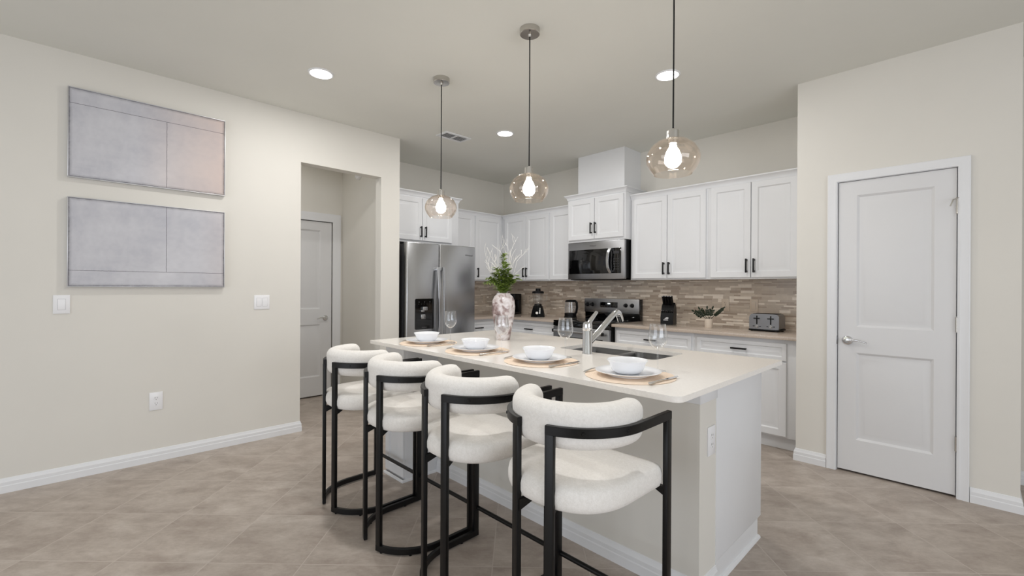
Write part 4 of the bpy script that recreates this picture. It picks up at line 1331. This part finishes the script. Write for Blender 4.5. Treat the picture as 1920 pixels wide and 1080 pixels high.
def can(x, y, label, power):
    t = thing('recessed_light', label, 'ceiling light', (x, y, HC), 0, 'recessed ceiling lights')
    obj('trim_ring', lathe(B(), [(0.076, 0.0), (0.088, 0.0), (0.086, -0.005), (0.078, -0.008), (0.074, -0.006), (0.074, 0)], 48), 'trim', t, 40)
    obj('lens', lathe(B(), [(0, -0.0055), (0.0745, -0.0055), (0.0745, -0.002), (0, -0.002)], 40), 'lens', t, 40)
    d = bpy.data.lights.new('recessed_lamp', 'AREA'); d.shape = 'DISK'; d.size = 0.12; d.energy = power; d.color = (1, 0.985, 0.965)
    o = bpy.data.objects.new('recessed_lamp', d); C.objects.link(o); o.parent = t; o.location = (0, 0, -0.0105)


CP = 14
can(-3.305, 1.280, 'lit recessed ceiling light left of the pendants', CP)
can(-3.282, 3.088, 'small lit recessed ceiling light between the left and middle pendants', CP)
can(-1.555, 3.072, 'lit recessed ceiling light behind the cord of the right pendant', CP - 3)
can(-1.555, 1.280, 'recessed ceiling light added out of view above the stools', CP)  # unseen fixture, added to help match the room's brightness
can(-4.800, 1.250, 'added recessed ceiling light inside the hallway, hidden above the opening', 6)  # added behind the header to lift the hallway's brightness

vt = thing('ceiling_vent', 'white ceiling air vent with two banks of louvres above the refrigerator', 'vent', (-3.725, 2.785, HC))
bm = B()
for a in ((-0.088, 0.088, -0.157, -0.132), (-0.088, 0.088, 0.132, 0.157), (-0.088, -0.062, -0.132, 0.132), (0.062, 0.088, -0.132, 0.132), (-0.062, 0.062, -0.008, 0.008)):
    box(bm, a[0], a[1], a[2], a[3], -0.010, 0.0, 0.001)
obj('frame', bm, 'trim', vt)
obj('duct_backing', box(B(), -0.064, 0.064, -0.134, 0.134, -0.0015, -0.0005), 'slot', vt)
for i in range(6):
    for y0, y1 in ((-0.130, -0.010), (0.010, 0.130)):
        bm = box(B(), -0.0085, 0.0085, y0, y1, -0.0008, 0.0008)
        obj('louvre', bm, 'trim', vt, 35, (-0.052 + i * 0.0205, 0, -0.0065), (0, math.radians(32), 0))

sm = thing('smoke_alarm', 'small round white alarm high on the hallway wall, below the opening header', 'smoke alarm', (-4.890, 2.330, 2.560))
h = obj('alarm_base', lathe(B(), [(0, 0), (0.062, 0), (0.062, 0.012), (0.052, 0.028), (0.025, 0.036), (0, 0.036)], 36), 'plate_white', sm, 40, (0, 0, 0), (PI / 2, 0, 0))
obj('test_button', lathe(B(), [(0, 0.036), (0.010, 0.036), (0.009, 0.039), (0, 0.039)], 16, (0.02, 0)), 'slot', h, 40)

# ================================================================== pictures and plates on the walls


def picture(name, label, y0, z0, mt):
    t = thing(name, label, 'painting', (XL, y0, z0), PI / 2, 'abstract paintings on the left wall')
    W, H, D = 0.890, 0.595, 0.031
    bm = B()
    box(bm, 0, W, -D, -0.001, 0, 0.005, 0.001); box(bm, 0, W, -D, -0.001, H - 0.005, H, 0.001)
    box(bm, 0, 0.005, -D, -0.001, 0.005, H - 0.005, 0.001); box(bm, W - 0.005, W, -D, -0.001, 0.005, H - 0.005, 0.001)
    obj('frame', bm, 'silver_frame', t)
    bm = box(B(), 0, 0.88, 0, 0.02, 0, 0.585)
    obj('canvas', bm, mt, t, 35, (0.005, -0.028, 0.005))


picture('painting', 'upper abstract painting in grey with a peach right half', -0.0285, 1.996, 'art_upper')
picture('painting', 'lower abstract painting in cool pale grey with a low drawn line', -0.0285, 1.2725, 'art_lower')


def plate(name, label, cat, loc, rotz, m, kinds, w=0.072, h=0.117):
    t = thing(name, label, cat, loc, rotz)
    W = w + (len(kinds) - 1) * 0.046
    bm = box(B(), -W / 2, W / 2, -0.0055, 0, -h / 2, h / 2, 0.002)
    obj('face_plate', bm, m, t)
    for i, k in enumerate(kinds):
        x = (i - (len(kinds) - 1) / 2) * 0.046
        if k == 'rocker':
            obj('rocker_frame', box(B(), x - 0.0185, x + 0.0185, -0.0062, -0.005, -0.036, 0.036), 'gap', t)  # grey rim stands in for shade round the paddle
            bm = B()
            vs = [(x - 0.0172, -0.0062, -0.0345), (x + 0.0172, -0.0062, -0.0345), (x + 0.0172, -0.0105, 0.0), (x - 0.0172, -0.0105, 0.0), (x + 0.0172, -0.0068, 0.0345), (x - 0.0172, -0.0068, 0.0345)]
            v = [bm.verts.new(q) for q in vs]
            bm.faces.new((v[0], v[1], v[2], v[3])); bm.faces.new((v[3], v[2], v[4], v[5]))
            for a in ((0, 3, 5), (1, 4, 2)): pass
            b_ = [bm.verts.new((q[0], -0.005, q[2])) for q in vs]
            for a, b in ((0, 1), (1, 2), (2, 4), (4, 5), (5, 3), (3, 0)): bm.faces.new((v[a], v[b], b_[b], b_[a]))
            obj('rocker', bm, m, t, 20)
        else:
            for s in (-1, 1):
                r = obj('receptacle', lathe(B(), [(0, 0), (0.0168, 0), (0.0165, 0.002), (0, 0.002)], 24), m, t, 40, (x, -0.005, s * 0.0195), (PI / 2, 0, 0))
                bm = B(); box(bm, -0.0075, -0.0055, 0.001, 0.010, 0.0019, 0.0024); box(bm, 0.0055, 0.0075, 0.001, 0.009, 0.0019, 0.0024); box(bm, -0.002, 0.002, -0.009, -0.005, 0.0019, 0.0024)
                obj('slot', bm, 'slot', r, 0)
            obj('screw', lathe(B(), [(0, 0), (0.003, 0), (0.0025, 0.001), (0, 0.001)], 12), 'slot' if m == 'plate_tan' else m, t, 40, (x, -0.0053, 0), (PI / 2, 0, 0))


plate('light_switch', 'square white rocker switch below the left edge of the paintings', 'light switch', (XL, -0.052, 1.157), PI / 2, 'plate_white', ['rocker'], 0.080, 0.122)
plate('light_switch', 'white double rocker switch between the paintings and the hall opening', 'light switch', (XL, 1.137, 1.150), PI / 2, 'plate_white', ['rocker', 'rocker'])
plate('wall_outlet', 'white outlet low on the left wall above the baseboard', 'outlet', (XL, 0.439, 0.440), PI / 2, 'plate_white', ['duplex'], 0.078, 0.13)
plate('wall_outlet', 'white outlet on the end of the island', 'outlet', (-0.7800, 1.942, 0.640), PI / 2, 'plate_white', ['duplex'], 0.074, 0.122)
yb = YB - 0.0065
plate('wall_outlet', 'almond outlet on the mosaic behind the knife block', 'outlet', (-2.262, yb, 1.108), 0, 'plate_tan', ['duplex'])
plate('wall_outlet', 'almond outlet on the mosaic right of the small plant', 'outlet', (-1.720, yb, 1.123), 0, 'plate_tan', ['duplex'])
plate('light_switch', 'almond rocker switch on the mosaic above the toaster', 'light switch', (-1.458, yb, 1.127), 0, 'plate_tan', ['rocker'])
plate('wall_outlet', 'almond outlet on the mosaic left of the blender', 'outlet', (-4.440, yb, 1.115), 0, 'plate_tan', ['duplex'])
plate('wall_outlet', 'almond outlet on the mosaic between refrigerator and vase', 'outlet', (XK + 0.0065, 4.262, 1.118), PI / 2, 'plate_tan', ['duplex'])
